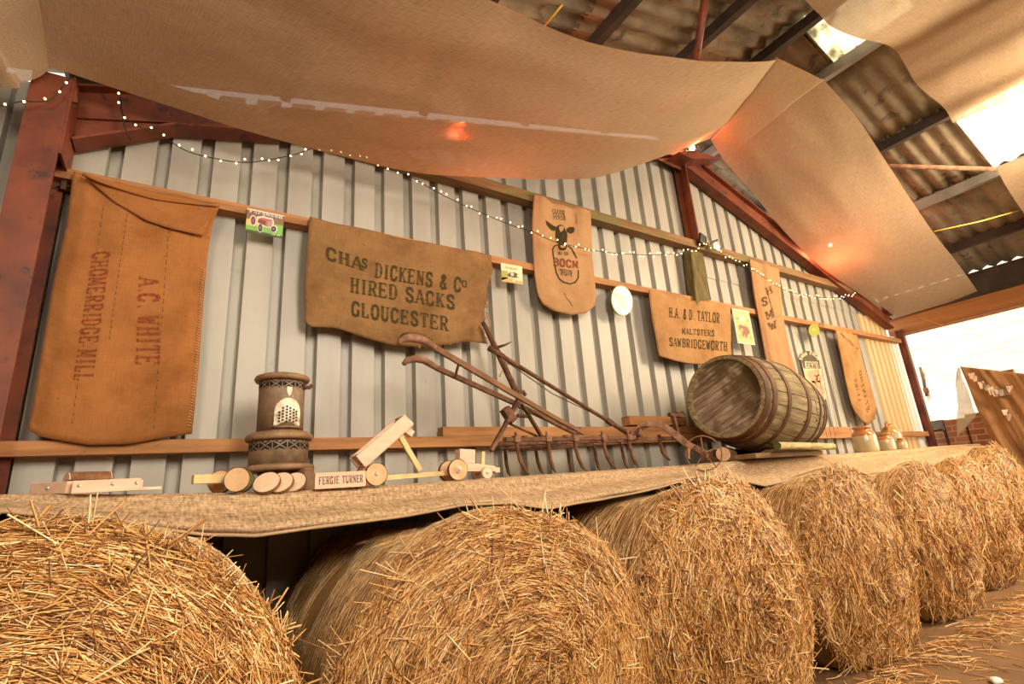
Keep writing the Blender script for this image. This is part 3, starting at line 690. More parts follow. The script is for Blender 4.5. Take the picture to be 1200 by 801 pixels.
# ================================================================== stencil letters
# strokes on a 0..70 x 0..100 cell; 'w' first = thick stroke, 't' = thin, s = slab serif centre
GL = {
 'A': 'w35,100 66,0;t33,98 4,0;t14,33 56,33;s4,0;s66,0', 'B': 'w14,0 14,100;t14,100 40,100 58,90 58,62 42,53 14,53;w58,90 58,62;t14,53 44,53 62,42 62,12 44,0 14,0;w62,42 62,12;s10,0;s10,100',
 'C': 'w62,72 54,92 36,98 18,92 10,70 10,30 18,8 36,2 54,8 62,28', 'D': 'w14,0 14,100;t14,98 36,98 54,88 60,70;w60,72 60,28;t60,30 54,12 36,2 14,2;s12,0;s12,100',
 'E': 'w14,0 14,100;t14,97 60,97;t14,52 46,52;t14,3 62,3;t60,100 60,78;t62,0 62,24;t46,62 46,42;s12,0;s12,100', 'F': 'w14,0 14,100;t14,97 60,97;t14,52 46,52;t60,100 60,78;t46,62 46,42;s16,0;s12,100',
 'G': 'w62,74 54,92 36,98 18,92 10,70 10,30 18,8 36,2 54,8 60,26;w60,0 60,42;t46,42 68,42', 'H': 'w13,0 13,100;w57,0 57,100;t13,52 57,52;s13,0;s13,100;s57,0;s57,100',
 'I': 'w35,0 35,100;s35,0;s35,100', 'K': 'w13,0 13,100;t58,98 18,46;w28,56 60,0;s13,0;s13,100;s60,0;s56,100', 'L': 'w16,0 16,100;t16,3 60,3;t60,0 60,28;s16,0;s16,100',
 'M': 'w62,0 62,100;t8,0 8,100;w10,98 35,20;t60,98 35,20;s8,0;s62,0;s6,100;s64,100', 'N': 'w12,98 58,4;t12,0 12,100;t58,0 58,100;s12,0;s10,100;s58,100',
 'O': 'w35,98 17,92 9,70 9,30 17,8 35,2 53,8 61,30 61,70 53,92 35,98', 'R': 'w14,0 14,100;t14,98 42,98 58,88 58,62 44,50 14,50;w57,88 57,62;w36,50 60,0;s14,0;s10,100;s62,0',
 'S': 'w60,76 52,94 35,98 16,92 12,74 22,58 48,46 60,32 56,10 36,2 16,8 10,26', 'T': 'w35,0 35,100;t6,97 64,97;t6,100 6,76;t64,100 64,76;s35,0', 'U': 'w13,100 13,30 20,8 36,2 50,8 57,28;t57,28 57,100;s13,100;s57,100',
 'W': 'w6,100 20,2;t20,2 35,80;w35,80 50,2;t50,2 65,100;s6,100;s65,100', 'X': 'w8,100 62,0;t62,100 8,0', 'Y': 'w8,100 35,50;t62,100 35,50;w35,50 35,0;s35,0;s8,100;s62,100', '.': 'w30,2 40,10', '&': 'w64,4 22,76 26,94 40,98 50,86 46,70 16,40 12,16 28,2 46,8 60,40',
 'a': 'w50,0 50,62;t50,60 34,68 14,60;t50,38 24,38 12,20 24,3 50,14', 'e': 'w12,36 56,36 54,58 34,68 16,58 12,36 16,12 34,2 56,12', 'g': 'w54,66 54,-18 34,-28 14,-20;t54,58 34,68 14,56 14,20 34,6 54,18', 'n': 'w14,0 14,66;t14,54 36,68 54,54;w54,54 54,0', 'o': 'w35,68 14,54 14,14 35,2 56,14 56,54 35,68', 'r': 'w16,0 16,66;t16,48 34,66 52,62', 's': 'w54,56 34,68 16,56 22,40 50,30 56,14 34,2 12,12', 'u': 'w14,66 14,14 34,2 54,14;w54,0 54,66', 'v': 'w8,66 33,2 58,66', 'w': 'w4,66 20,2 35,56 50,2 66,66', 'b': 'w14,0 14,98;t14,54 36,68 56,54 56,14 36,2 14,12',
 ' ': '', '-': 't10,50 60,50'}
def glyph_quads(ch, wt=17, tt=9, sl=17, st=8):
    out = []
    for part in GL.get(ch, '').split(';'):
        if not part: continue
        k = part[0]; pts = [tuple(map(float, q.split(','))) for q in part[1:].split()]
        if k == 's': x, y = pts[0]; y = y - st / 2 * (1 if y > 50 else -1); out.append([(x - sl, y - st / 2), (x + sl, y - st / 2), (x + sl, y + st / 2), (x - sl, y + st / 2)]); continue
        w = wt if k == 'w' else tt
        for (x0, y0), (x1, y1) in zip(pts[:-1], pts[1:]):
            dx, dy = x1 - x0, y1 - y0; l = math.hypot(dx, dy) or 1; nx, ny = -dy / l * w / 2, dx / l * w / 2
            e = w * .22 if len(pts) > 2 else 0; ex, ey = dx / l * e, dy / l * e
            m = max(1, int(l / 34))
            for j in range(m):
                a0, a1 = j / m, (j + 1) / m; sx, sy = x0 - ex + (dx + 2 * ex) * a0, y0 - ey + (dy + 2 * ey) * a0; fx, fy = x0 - ex + (dx + 2 * ex) * a1, y0 - ey + (dy + 2 * ey) * a1
                out.append([(sx - nx, sy - ny), (fx - nx, fy - ny), (fx + nx, fy + ny), (sx + nx, sy + ny)])
    return out
class Words(list): pass
def text_quads(txt, wt=17, tt=9, sl=17, st=8, adv=84):
    out = Words(); x = 0; out.brk = []
    for ch in txt:
        if ch == ' ': out.brk.append(len(out))
        dx = {'I': -10, '.': -14}.get(ch, 0)
        for q in glyph_quads(ch, wt, tt, sl, st): out.append([(a + x + dx, b_) for a, b_ in q])
        x += {'I': 62, '.': 44, ' ': 52, 'M': 92, 'W': 92}.get(ch, adv)
    res = Words([(a / (x - 14), b_ / 100) for a, b_ in q] for q in out); res.brk = out.brk; return res
def raised(txt_q, p00, p10, p01, n_off, mb, to3):
    for q in txt_q:
        mb.add([to3(a, b_) for a, b_ in q], [(0, 1, 2, 3)])

# ------------------------------------------------------------------ sacks
def polyat(pts, t):
    d = [0]
    for a, b_ in zip(pts[:-1], pts[1:]): d.append(d[-1] + (b_ - a).length)
    t *= d[-1]
    for i in range(len(pts) - 1):
        if t <= d[i + 1] or i == len(pts) - 2:
            return pts[i].lerp(pts[i + 1], (t - d[i]) / (d[i + 1] - d[i] + 1e-9))
def coons(top, bot, left, right, Y):
    T, B_, L, R_ = [[P(x, y, Y) for x, y in s.__iter__()] for s in (top, bot, left, right)]
    c00, c10, c01, c11 = T[0], T[-1], B_[0], B_[-1]
    L[0] = T[0]; L[-1] = B_[0]; R_[0] = T[-1]; R_[-1] = B_[-1]
    def fn(u, v):
        a = polyat(T, u).lerp(polyat(B_, u), v); b_ = polyat(L, v).lerp(polyat(R_, v), u)
        c = c00.lerp(c10, u).lerp(c01.lerp(c11, u), v)
        return a + b_ - c
    return fn
def sack(name, label, mtl, top, bot, left, right, Y=2.862, puff=.018, seed=0, wr=.014, nu=44, nv=44, hang=.03, edge=.004, dents=()):
    f0 = coons(top, bot, left, right, Y)
    W_ = (f0(1, .5) - f0(0, .5)).length; H_ = (f0(.5, 1) - f0(.5, 0)).length
    def fn(u, v, back=False):
        p = f0(u, v); e = min(1, min(u, 1 - u) * 9) * min(1, min(v + .05, 1 - v) * 9)
        w = wr * (noise.noise((u * 3 + seed, v * 2.2, 1.3 * seed)) + .5 * noise.noise((u * 7 + seed, v * 4, 2 + seed))) - wr * .7 * math.exp(-v * 6) * sin(u * 19 + seed)
        for (du, dv, dr, dd) in dents: w += dd * math.exp(-((u - du) ** 2 + ((v - dv) * H_ / W_) ** 2) / dr ** 2)
        y = -edge * (1 if not back else -1) - (puff * e if not back else -.002) + (w * (.25 + .75 * e) if not back else w * .4)
        y += hang * v * (1 - .35 * v)                  # falls back toward the cladding
        return p + Vector((0, y, 0))
    s = MB(); s.grid(fn, nu, nv, True, lambda u, v: (u * W_, v * H_))
    back = MB(); back.grid(lambda u, v: fn(u, v, True), nu, nv, True, lambda u, v: (u * W_, v * H_))
    n = len(s.v); s.add(back.v, [f[::-1] for f in back.f], None, True)
    for i in range(len(s.uv)):
        if s.uv[i] is None: s.uv[i] = s.uv[i - len(back.f)]
    # stitched rim joining front and back
    k = lambda i, j: i * (nv + 1) + j
    rim = [k(i, 0) for i in range(nu + 1)] + [k(nu, j) for j in range(1, nv + 1)] + [k(i, nv) for i in range(nu - 1, -1, -1)] + [k(0, j) for j in range(nv - 1, 0, -1)]
    for a, b_ in zip(rim, rim[1:] + rim[:1]): s.f.append([a, b_, n + b_, n + a]); s.uv.append(None); s.smooth.append(True)
    org = f0(.5, 0)
    o = build(s, name, mtl, org=org); tag(o, label, 'sack', 'old grain sacks hung on the gable wall')
    bvh = BVHTree.FromPolygons([list(v) for v in s.v], s.f[:nu * nv])
    return o, bvh, fn
EYE = Vector((0, 0, H))
def onto(bvh, px, py, off=.0025):
    d = (P(px, py, 3) - EYE).normalized(); hit = bvh.ray_cast(EYE, d)
    if hit[0] is None: return None
    nrm = hit[1] if hit[1].dot(d) < 0 else -hit[1]
    return hit[0] + nrm * off
def ink(parent, bvh, quads, c00, c10, c01, c11, mtl, name='printed_text', s=None):
    if getattr(quads, 'brk', None):
        for i0, i1 in zip([0] + quads.brk, quads.brk + [len(quads)]): ink(parent, bvh, list(quads[i0:i1]), c00, c10, c01, c11, mtl, name)
        return
    own = s is None; s = s or MB(); c00, c10, c01, c11 = map(Vector, (c00, c10, c01, c11))
    for q in quads:
        ps = []
        for a, b_ in q:
            p = c00.lerp(c10, a).lerp(c01.lerp(c11, a), b_); ps.append(onto(bvh, p.x, p.y))
        if all(p is not None for p in ps): s.add(ps, [(0, 1, 2, 3)])
    return build(s, name, mtl, parent) if own else s

# big orange sack beside the column
o, bv, fn = sack('grain_sack', 'largest orange sack beside the red column with faded red lettering down it', M_sack1,
    [(86, 201), (120, 212), (160, 222), (210, 231), (258, 240)], [(32, 503), (45, 511), (61, 514), (104, 521), (150, 520), (195, 512), (225, 508)],
    [(88, 203), (78, 265), (62, 335), (46, 430), (36, 490), (32, 503)], [(258, 240), (249, 262), (243, 300), (239, 345), (233, 430), (228, 480), (225, 508)], seed=1, puff=.022, wr=.010, hang=.0)
ink(o, bv, text_quads('CHOMERRIDGE MILL', adv=86, wt=22, tt=14), (109, 296), (86, 446), (129, 294), (109, 446), M_inkred, 'red_lettering')
ink(o, bv, text_quads('A.C. WHITE', adv=86, wt=22, tt=14), (163, 325), (159, 427), (186, 325), (187, 427), M_inkred, 'red_lettering')
ff = coons([(98, 203), (120, 211), (180, 227), (256, 240)], [(99, 205), (133, 235), (170, 257), (200, 267), (238, 275)], [(98, 203), (99, 205)], [(256, 240), (247, 256), (238, 275)], 2.812)
s = MB(); s.grid(lambda u, v: ff(u, v) + Vector((0, .012 * v * (1 - u * .2) - .012 * sin(pi * u) * (1 - v), 0)), 30, 12, True, lambda u, v: (u * .5, v * .2))
build(s, 'folded_flap', M_sack1, o, solid=.006)
s = MB(); s.tube([ff(i / 20, .0) + Vector((0, -.014, -.012 - .02 * sin(pi * i / 20))) for i in range(21)], .008, 6); build(s, 'top_hem', M_sack1, o)
for xa, xb in (((152, 230), (128, 400)), ((198, 268), (180, 505)), ((122, 240), (84, 500))):
    s = MB()
    for i in range(26):
        p = Vector(xa).lerp(Vector(xb), i / 26); q = Vector(xa).lerp(Vector(xb), (i + .6) / 26); a, b_ = onto(bv, p.x, p.y, .001), onto(bv, q.x, q.y, .001)
        if a and b_: s.tube([a, b_], .0016, 4)
    build(s, 'seam', M_sack2, o)
s = MB()
for i in range(60):
    v = .32 + .66 * i / 60; a = fn(.985, v); s.tube([a + Vector((-.012, -.006, .004)), a + Vector((.004, -.006, -.004))], .002, 4)
build(s, 'edge_stitching', plain('stitch_cream', (.62, .40, .18), .9), o)

# Dickens sack
o, bv, fn = sack('grain_sack', 'wide brown sack lettered CHAS DICKENS with frayed right edge', M_sack2,
    [(363, 254), (392, 262), (430, 270), (480, 281), (530, 291), (575, 299)], [(358, 376), (364, 382), (394, 383), (430, 395), (457, 403), (487, 406), (515, 404), (549, 399), (572, 402)],
    [(365, 255), (360, 285), (357, 330), (358, 376)], [(575, 299), (577, 318), (571, 338), (572, 350), (568, 362), (570, 374), (564, 380), (569, 392), (572, 402)], seed=3, puff=.012, wr=.016, nu=50, hang=.02, dents=((.62, .98, .16, -.05),))
ink(o, bv, text_quads('CHA', wt=22, tt=12), (382, 303.5), (424.5, 317), (382, 289), (424.5, 302.5), M_ink, 'stencilled_lettering')
ink(o, bv, text_quads('S', wt=22), (423, 313), (430, 314.5), (424, 302.5), (431, 304), M_ink, 'stencilled_lettering')
ink(o, bv, text_quads('DICKENS & C', wt=22, tt=12), (439, 325), (540, 342), (440, 308), (541, 326), M_ink, 'stencilled_lettering')
ink(o, bv, text_quads('O', wt=18), (541, 336), (547, 337), (541, 328), (547, 329), M_ink, 'stencilled_lettering')
ink(o, bv, text_quads('HIRED SACKS', wt=22, tt=12), (410.5, 342.5), (533, 362.5), (411, 325), (533, 346.5), M_ink, 'stencilled_lettering')
ink(o, bv, text_quads('GLOUCESTER', wt=22, tt=12), (411.5, 369.5), (525, 388), (412, 353), (525, 371.5), M_ink, 'stencilled_lettering')
s = MB()
for i in range(60):
    v = random.random() ** .7 * .95; a = fn(.998, v); l = random.uniform(.01, .035); d = Vector((l * random.uniform(.3, 1), random.uniform(-.01, .01), -l * random.uniform(.2, 1.2))); s.tube([a, a + d * .6, a + d + Vector((0, 0, -l * .3))], .0014, 4)
for i in range(40):
    a = fn(.55 + .45 * random.random(), .999); l = random.uniform(.005, .018); s.tube([a, a + Vector((random.uniform(-.006, .006), 0, -l))], .0013, 4)
for q in ((571, 366, 572, 392),):
    s.tube([P(q[0], q[1], 2.85), P(q[0] + 3, (q[1] + q[3]) / 2, 2.85), P(q[2], q[3], 2.85)], .006, 5)
build(s, 'frayed_threads', M_sack3, o)['kind'] = 'stuff'

# cow's head sack
o, bv, fn = sack('grain_sack', 'tan sack printed with a cow head hanging from the upper rail', M_sack3,
    [(626, 227), (635, 231), (648, 238), (668, 243), (692, 246)], [(634, 343), (640, 354), (653, 362), (673, 367), (690, 365), (700, 357)],
    [(627, 228), (625, 259), (627, 295), (630, 322), (634, 343)], [(692, 246), (694, 270), (696, 302), (700, 330), (702, 345), (700, 357)], seed=5, puff=.014, wr=.016, Y=2.845, hang=.06)
Z = lambda x, y: (620 + x / 6.675, 220 + y / 6.675)
def blob(par, pts, m_, nm):
    # fill a small outline as a triangle fan laid on the cloth
    c = Vector((sum(p[0] for p in pts) / len(pts), sum(p[1] for p in pts) / len(pts)))
    s = MB(); ring = [onto(bv, *p) for p in pts]; cc = onto(bv, c.x, c.y)
    s.add([cc] + ring, [(0, k + 1, (k + 1) % len(ring) + 1) for k in range(len(ring))]); return build(s, nm, m_, par)
def strip(par, pts, w, m_, nm, closed=False):
    s = MB(); pts = [Vector(p) for p in pts]
    for a, b_ in zip(pts, pts[1:] + (pts[:1] if closed else [])) if closed else zip(pts[:-1], pts[1:]):
        d = (b_ - a).normalized(); nn = Vector((-d.y, d.x)) * w / 2; e = d * w * .2
        q = [onto(bv, *(v)) for v in (a - nn - e, b_ - nn + e, b_ + nn + e, a + nn - e)]
        if all(q): s.add(q, [(0, 1, 2, 3)])
    return build(s, nm, m_, par)
blob(o, [Z(*q) for q in ((205, 340), (215, 300), (245, 288), (272, 300), (280, 320), (298, 360), (296, 420), (285, 445), (232, 445), (215, 420), (204, 380))], M_inkcow, 'cow_face')
blob(o, [Z(*q) for q in ((127, 252), (150, 268), (190, 296), (212, 306), (208, 330), (190, 338), (160, 320), (136, 290))], M_inkcow, 'cow_ear')
blob(o, [Z(*q) for q in ((290, 322), (315, 306), (345, 306), (357, 322), (350, 348), (325, 360), (295, 348))], M_inkcow, 'cow_ear')
blob(o, [Z(*q) for q in ((228, 440), (290, 440), (298, 462), (285, 484), (262, 490), (240, 486), (226, 466))], M_inkcow, 'cow_muzzle')
s_ = blob(o, [Z(*q) for q in ((230, 306), (256, 298), (273, 312), (262, 335), (246, 350), (234, 330))], M_sack3, 'forehead_blaze')
for v in s_.data.vertices: v.co.y -= .003
s_ = blob(o, [Z(*q) for q in ((240, 452), (284, 452), (280, 466), (262, 472), (246, 468))], M_sack3, 'muzzle_light')
for v in s_.data.vertices: v.co.y -= .003
strip(o, [Z(*q) for q in ((228, 446), (198, 455), (184, 480), (188, 530), (200, 600), (212, 660), (235, 712), (270, 738), (320, 752), (362, 738), (384, 700), (384, 645))], 1.5, M_inkcow, 'printed_ring')
strip(o, [Z(*q) for q in ((305, 455), (330, 475), (350, 510), (370, 550))], 1.6, M_inkcow, 'printed_ring')
ink(o, bv, text_quads('SUPER', wt=26, tt=18), Z(226, 524), Z(304, 526), Z(226, 502), Z(304, 504), M_ink, 'small_lettering')
ink(o, bv, text_quads('BOCM', wt=26, tt=20, st=14, sl=10), Z(188, 606), Z(386, 632), Z(190, 548), Z(384, 574), M_inkred2, 'red_lettering')
ink(o, bv, text_quads('FEEDING', wt=24, tt=18), Z(238, 654), Z(336, 668), Z(238, 632), Z(336, 646), M_ink, 'small_lettering')
ink(o, bv, text_quads('STUFFS', wt=24, tt=18), Z(248, 682), Z(336, 694), Z(248, 660), Z(336, 672), M_ink, 'small_lettering')
for a in (0, 1, 2): ink(o, bv, text_quads('FEEDS', wt=26, tt=20), Z(178 + 6 * a, 190 + 28 * a), Z(276 + 4 * a, 204 + 25 * a), Z(178 + 6 * a, 166 + 28 * a), Z(276 + 4 * a, 180 + 25 * a), M_inkblk, 'stamped_block')
strip(o, [Z(366, 205), Z(372, 285)], .9, M_inkblk, 'dark_crease')
strip(o, [(661, 343), (664, 349), (668, 354), (671, 359)], .9, M_inkblk, 'torn_slit')

# Taylor sack
o, bv, fn = sack('grain_sack', 'ochre sack of a maltsters hanging below the timber post, left of the barrel', M_sack4,
    [(760, 340), (775, 343), (800, 350), (813, 352), (836, 354), (855, 360)], [(772.6, 417), (789, 422), (807, 426), (823, 427), (838, 421), (857, 415)],
    [(760, 342), (763.6, 372), (768, 395), (772.6, 417)], [(855, 360), (856, 382), (856, 404), (857, 415)], seed=8, puff=.012, wr=.022, Y=2.86, hang=.0)
ink(o, bv, text_quads('H.A. & D. TAYLOR', wt=21, tt=12), (784, 371.5), (843, 378.5), (784, 360), (843, 367), M_ink, 'stencilled_lettering')
ink(o, bv, text_quads('MALTSTERS', wt=21, tt=12), (799, 391), (837, 394), (799, 384.5), (837, 387), M_ink, 'stencilled_lettering')
ink(o, bv, text_quads('SAWBRIDGEWORTH', wt=21, tt=12), (784, 405), (852, 411.5), (784, 395.5), (852, 400.5), M_ink, 'stencilled_lettering')
# stamped sack behind the barrel
o, bv, fn = sack('grain_sack', 'pinkish tan sack with black stamps hanging from the upper rail behind the barrel', M_sack5,
    [(878.5, 303), (884, 306), (897, 310), (913, 315)], [(907, 432), (915, 440), (930, 441), (940, 434)],
    [(879, 305), (884, 330), (892, 365), (901, 405), (907, 432)], [(913, 315), (916, 333), (921.7, 370), (931.8, 410), (940, 434)], seed=11, puff=.016, wr=.02, Y=2.83, hang=.1)
Z = lambda x, y: (870 + x / 5.725, 300 + y / 5.725)
ink(o, bv, text_quads('S', wt=24, tt=18), Z(130, 340), Z(172, 325), Z(122, 285), Z(165, 270), M_inkblk, 'black_stamp')
ink(o, bv, text_quads('H', wt=24, tt=18), Z(165, 260), Z(205, 245), Z(150, 215), Z(190, 200), M_inkblk, 'black_stamp')
ink(o, bv, text_quads('M', wt=24, tt=18), Z(165, 425), Z(215, 405), Z(150, 375), Z(200, 355), M_inkblk, 'black_stamp')
ink(o, bv, text_quads('W', wt=24, tt=18), Z(185, 500), Z(240, 480), Z(168, 450), Z(225, 430), M_inkblk, 'black_stamp')
strip(o, [Z(165, 235), Z(185, 310), Z(212, 398)], 1.6, M_inkblk, 'dark_tear'); strip(o, [Z(165, 425), Z(255, 398)], .8, M_inkblk, 'stamped_line')
# narrow sack near the doorway
o, bv, fn = sack('grain_sack', 'narrow folded sack with a vertical line of letters, hanging nearest the doorway', M_sack4,
    [(978.5, 386), (985, 388), (994, 390), (1003.6, 393)], [(1004, 482), (1012, 493), (1019, 497), (1028, 490)],
    [(979, 388), (985, 411), (993, 448), (1000, 474), (1004, 482)], [(1003.6, 393), (1010, 418), (1020.8, 451), (1028, 474), (1028, 490)], seed=14, puff=.03, wr=.02, Y=2.85, hang=.03, dents=((.35, .6, .18, .03),))
ink(o, bv, text_quads('STANTHOP', wt=20, tt=12), (1016, 484), (1005, 428), (1019, 480), (1007, 426), M_inkblk, 'black_lettering')
ink(o, bv, text_quads('LEIST', wt=20, tt=12), (1006, 470), (1000.5, 444), (1009, 469), (1003, 443), M_inkblk, 'black_lettering')
strip(o, [(985, 390), (995, 399), (1005, 409)], 1.6, M_inkblk, 'fold_shadow_crease')  # shadow of the fold drawn on the cloth as a dark strip

# ------------------------------------------------------------------ signs
def flat(mb, pts, Y): mb.add([P(x, y, Y) for x, y in pts], [list(range(len(pts)))]); return mb
def panel(name, label, pts, Y, mtl, cat='sign', th=.006):
    s = MB(); q = [P(x, y, Y) for x, y in pts]; s.prism(q, (0, th, 0)); o = build(s, name, mtl, org=q[0]); return tag(o, label, cat)
def art(par, nm, pts, Y, mtl): s = MB(); flat(s, pts, Y); return build(s, nm, mtl, par)
def ell(cx, cy, rx, ry, n=24, rot=0): return [(cx + rx * cos(2 * pi * k / n) * cos(rot) - ry * sin(2 * pi * k / n) * sin(rot), cy + rx * cos(2 * pi * k / n) * sin(rot) + ry * sin(2 * pi * k / n) * cos(rot)) for k in range(n)]
# tractor plate; its crop frame: 280..340 x 235..285 at x16.02
Z = lambda x, y: (280 + x / 16.02, 235 + y / 16.02)
ZL = lambda L: [Z(*q) for q in L]
y0 = 2.872
o = panel('tractor_sign', 'small picture plate of a red tractor on green grass on the middle rail', ZL([(158, 140), (848, 285), (812, 700), (122, 575)]), y0, plain('plate_green', (.20, .46, .08), .35))
art(o, 'plate_top', ZL([(158, 140), (848, 285), (847, 300), (157, 160)]), y0 - .001, M_white)
art(o, 'picture_sky', ZL([(157, 160), (847, 300), (836, 470), (140, 330)]), y0 - .001, plain('plate_brown', (.22, .12, .06), .4))
art(o, 'picture_field', ZL([(140, 330), (420, 390), (410, 500), (130, 450)]), y0 - .0015, plain('plate_yellow', (.62, .52, .15), .4))
art(o, 'picture_base', ZL([(125, 530), (815, 660), (812, 700), (122, 575)]), y0 - .0015, plain('plate_dark', (.05, .06, .02), .4))
m_hal = plain('plate_outline', (.80, .70, .55), .4); m_tr = plain('tractor_red', (.42, .13, .11), .4); m_tr2 = plain('tractor_darkred', (.22, .05, .03), .4); m_tyre = plain('tyre_dark', (.04, .035, .04), .4)
for (cx, cy, rx, ry, mm) in ((265, 372, 66, 100, m_tr2), (400, 510, 52, 88, m_tyre), (655, 530, 68, 70, m_tyre)):
    art(o, 'wheel_outline', ZL(ell(cx, cy, rx, ry)), y0 - .002, m_hal)
art(o, 'tractor_outline', ZL([(335, 300), (440, 290), (640, 335), (662, 420), (610, 520), (470, 490), (330, 425)]), y0 - .0025, m_hal)
art(o, 'tractor_body', ZL([(370, 330), (440, 318), (625, 358), (635, 420), (600, 498), (500, 480), (345, 405)]), y0 - .003, m_tr)
art(o, 'tractor_grille', ZL([(540, 390), (625, 372), (622, 470), (598, 498), (530, 480)]), y0 - .0035, plain('tractor_grey', (.42, .27, .26), .4))
art(o, 'tractor_shade_panel', ZL([(372, 345), (510, 380), (495, 460), (350, 400)]), y0 - .0035, m_tr2)
for (cx, cy, rx, ry, mm) in ((268, 372, 46, 82, m_tr2), (402, 510, 40, 72, m_tyre), (652, 532, 50, 54, m_tyre)):
    w = art(o, 'wheel', ZL(ell(cx, cy, rx, ry)), y0 - .004, mm)
    art(o, 'wheel_hub', ZL(ell(cx - 4, cy, rx * .4, ry * .4)), y0 - .0045, plain('hub_' + str(cx), (.30, .13, .10) if mm is m_tr2 else (.2, .2, .22), .4))
def sign_text(par, txt, c00, c10, c01, c11, Y, mtl, nm='lettering', **k):
    s = MB(); c00, c10, c01, c11 = map(Vector, (c00, c10, c01, c11))
    for q in list(text_quads(txt, **k)):
        ps = []
        for a, b_ in q: p = c00.lerp(c10, a).lerp(c01.lerp(c11, a), b_); ps.append(P(p.x, p.y, Y))
        s.add(ps, [(0, 1, 2, 3)])
    return build(s, nm, mtl, par)
m_let = plain('letter_white', (.86, .82, .74), .4)
sign_text(o, 'Ferguson', Z(200, 218), Z(812, 345), Z(204, 165), Z(818, 285), y0 - .005, m_let, wt=24, tt=20, st=12, sl=10)
sign_text(o, 'ever new', Z(610, 640), Z(770, 668), Z(612, 612), Z(772, 640), y0 - .003, m_let, wt=20, tt=16)
# small yellow picture card
Z = lambda x, y: (580 + x / 20.03, 300 + y / 20.03)
o = panel('tractor_card', 'small yellow picture card on the middle rail right of the Dickens sack', ZL([(140, 155), (640, 245), (655, 665), (165, 585)]), y0, M_cream)
art(o, 'card_ground', ZL([(160, 490), (420, 520), (650, 600), (655, 655), (168, 580)]), y0 - .001, plain('card_orange', (.62, .36, .12), .5))
art(o, 'card_trees', ZL([(155, 330), (300, 350), (310, 520), (165, 560)]), y0 - .001, plain('card_olive', (.36, .34, .08), .5))
art(o, 'card_tractor', ZL([(290, 440), (350, 375), (470, 380), (560, 430), (560, 510), (450, 505), (330, 480)]), y0 - .0015, plain('card_dark', (.07, .06, .03), .5))
art(o, 'card_tractor_body', ZL([(350, 385), (450, 390), (440, 470), (380, 470)]), y0 - .002, plain('card_grey', (.5, .47, .35), .5))
for c in ((450, 570, 38, 34), (560, 560, 36, 30), (540, 460, 26, 36)): art(o, 'card_wheel', ZL(ell(*c)), y0 - .0025, plain('card_pale', (.66, .62, .45), .5))
sign_text(o, 'Ferguson', Z(235, 285), Z(520, 325), Z(240, 225), Z(525, 272), y0 - .002, plain('card_ink', (.30, .16, .03), .5), wt=12, tt=9)
# oval enamel plate
Z = lambda x, y: (700 + x / 13.35, 320 + y / 13.35)
oe = ell(385, 425, 165, 238, 40, radians(-10))
o = panel('oval_sign', 'oval white enamel plate with a green rim on the middle rail', ZL(oe), 2.868, plain('enamel_green', (.16, .19, .03), .3), th=.012)
art(o, 'enamel_face', ZL(ell(383, 422, 152, 222, 40, radians(-10))), 2.866, plain('enamel_face_white', (.62, .61, .53), .3))
art(o, 'faded_picture', ZL([(296, 325), (455, 350), (478, 550), (320, 535)]), 2.865, plain('faded_green', (.43, .43, .24), .3))
art(o, 'faded_picture_base', ZL([(318, 505), (474, 525), (478, 552), (322, 537)]), 2.8645, plain('faded_green_dark', (.33, .34, .15), .3))
sign_text(o, 'SOUTHERN', Z(288, 400), Z(300, 290), Z(270, 395), Z(282, 285), 2.8645, plain('faded_ink', (.40, .38, .26), .4))
# pig print
Z = lambda x, y: (850 + x / 13.35, 350 + y / 13.35)
o = panel('picture_print', 'cream print of a ginger animal right of the maltsters sack', ZL([(102, 145), (365, 190), (468, 725), (200, 690)]), 2.85, plain('print_border', (.66, .59, .40), .6), 'picture')
art(o, 'print_field', ZL([(122, 172), (352, 208), (445, 700), (215, 668)]), 2.849, plain('print_field', (.50, .42, .20), .6))
art(o, 'print_building', ZL([(190, 300), (250, 260), (320, 310), (325, 350), (215, 345)]), 2.848, plain('print_grey', (.60, .50, .38), .6))
for c in ((180, 305, 30, 18), (352, 345, 22, 20), (312, 420, 24, 32), (250, 585, 40, 38), (395, 605, 40, 36)): art(o, 'print_foliage', ZL(ell(*c, 12)), 2.848, plain('print_green', (.36, .36, .06), .6))
art(o, 'print_animal', ZL([(205, 420), (235, 400), (300, 430), (350, 440), (378, 500), (384, 545), (350, 560), (340, 610), (318, 610), (312, 560), (290, 590), (272, 575), (262, 530), (225, 500)]), 2.8475, plain('print_ginger', (.24, .09, .035), .6))
art(o, 'print_snout', ZL(ell(255, 490, 26, 34, 12)), 2.847, plain('print_pink', (.55, .27, .17), .6))
# small green tag
Z = lambda x, y: (930 + x / 6.16, 370 + y / 6.16)
o = panel('leaf_tag', 'small yellow green round tag on the middle rail near the egg sign', ZL(ell(148, 104, 40, 46, 18)), 2.85, plain('tag_green', (.27, .28, .04), .5))
art(o, 'tag_mark', ZL([(135, 85), (160, 95), (158, 112), (138, 104)]), 2.8485, plain('tag_yellow', (.42, .40, .10), .5))
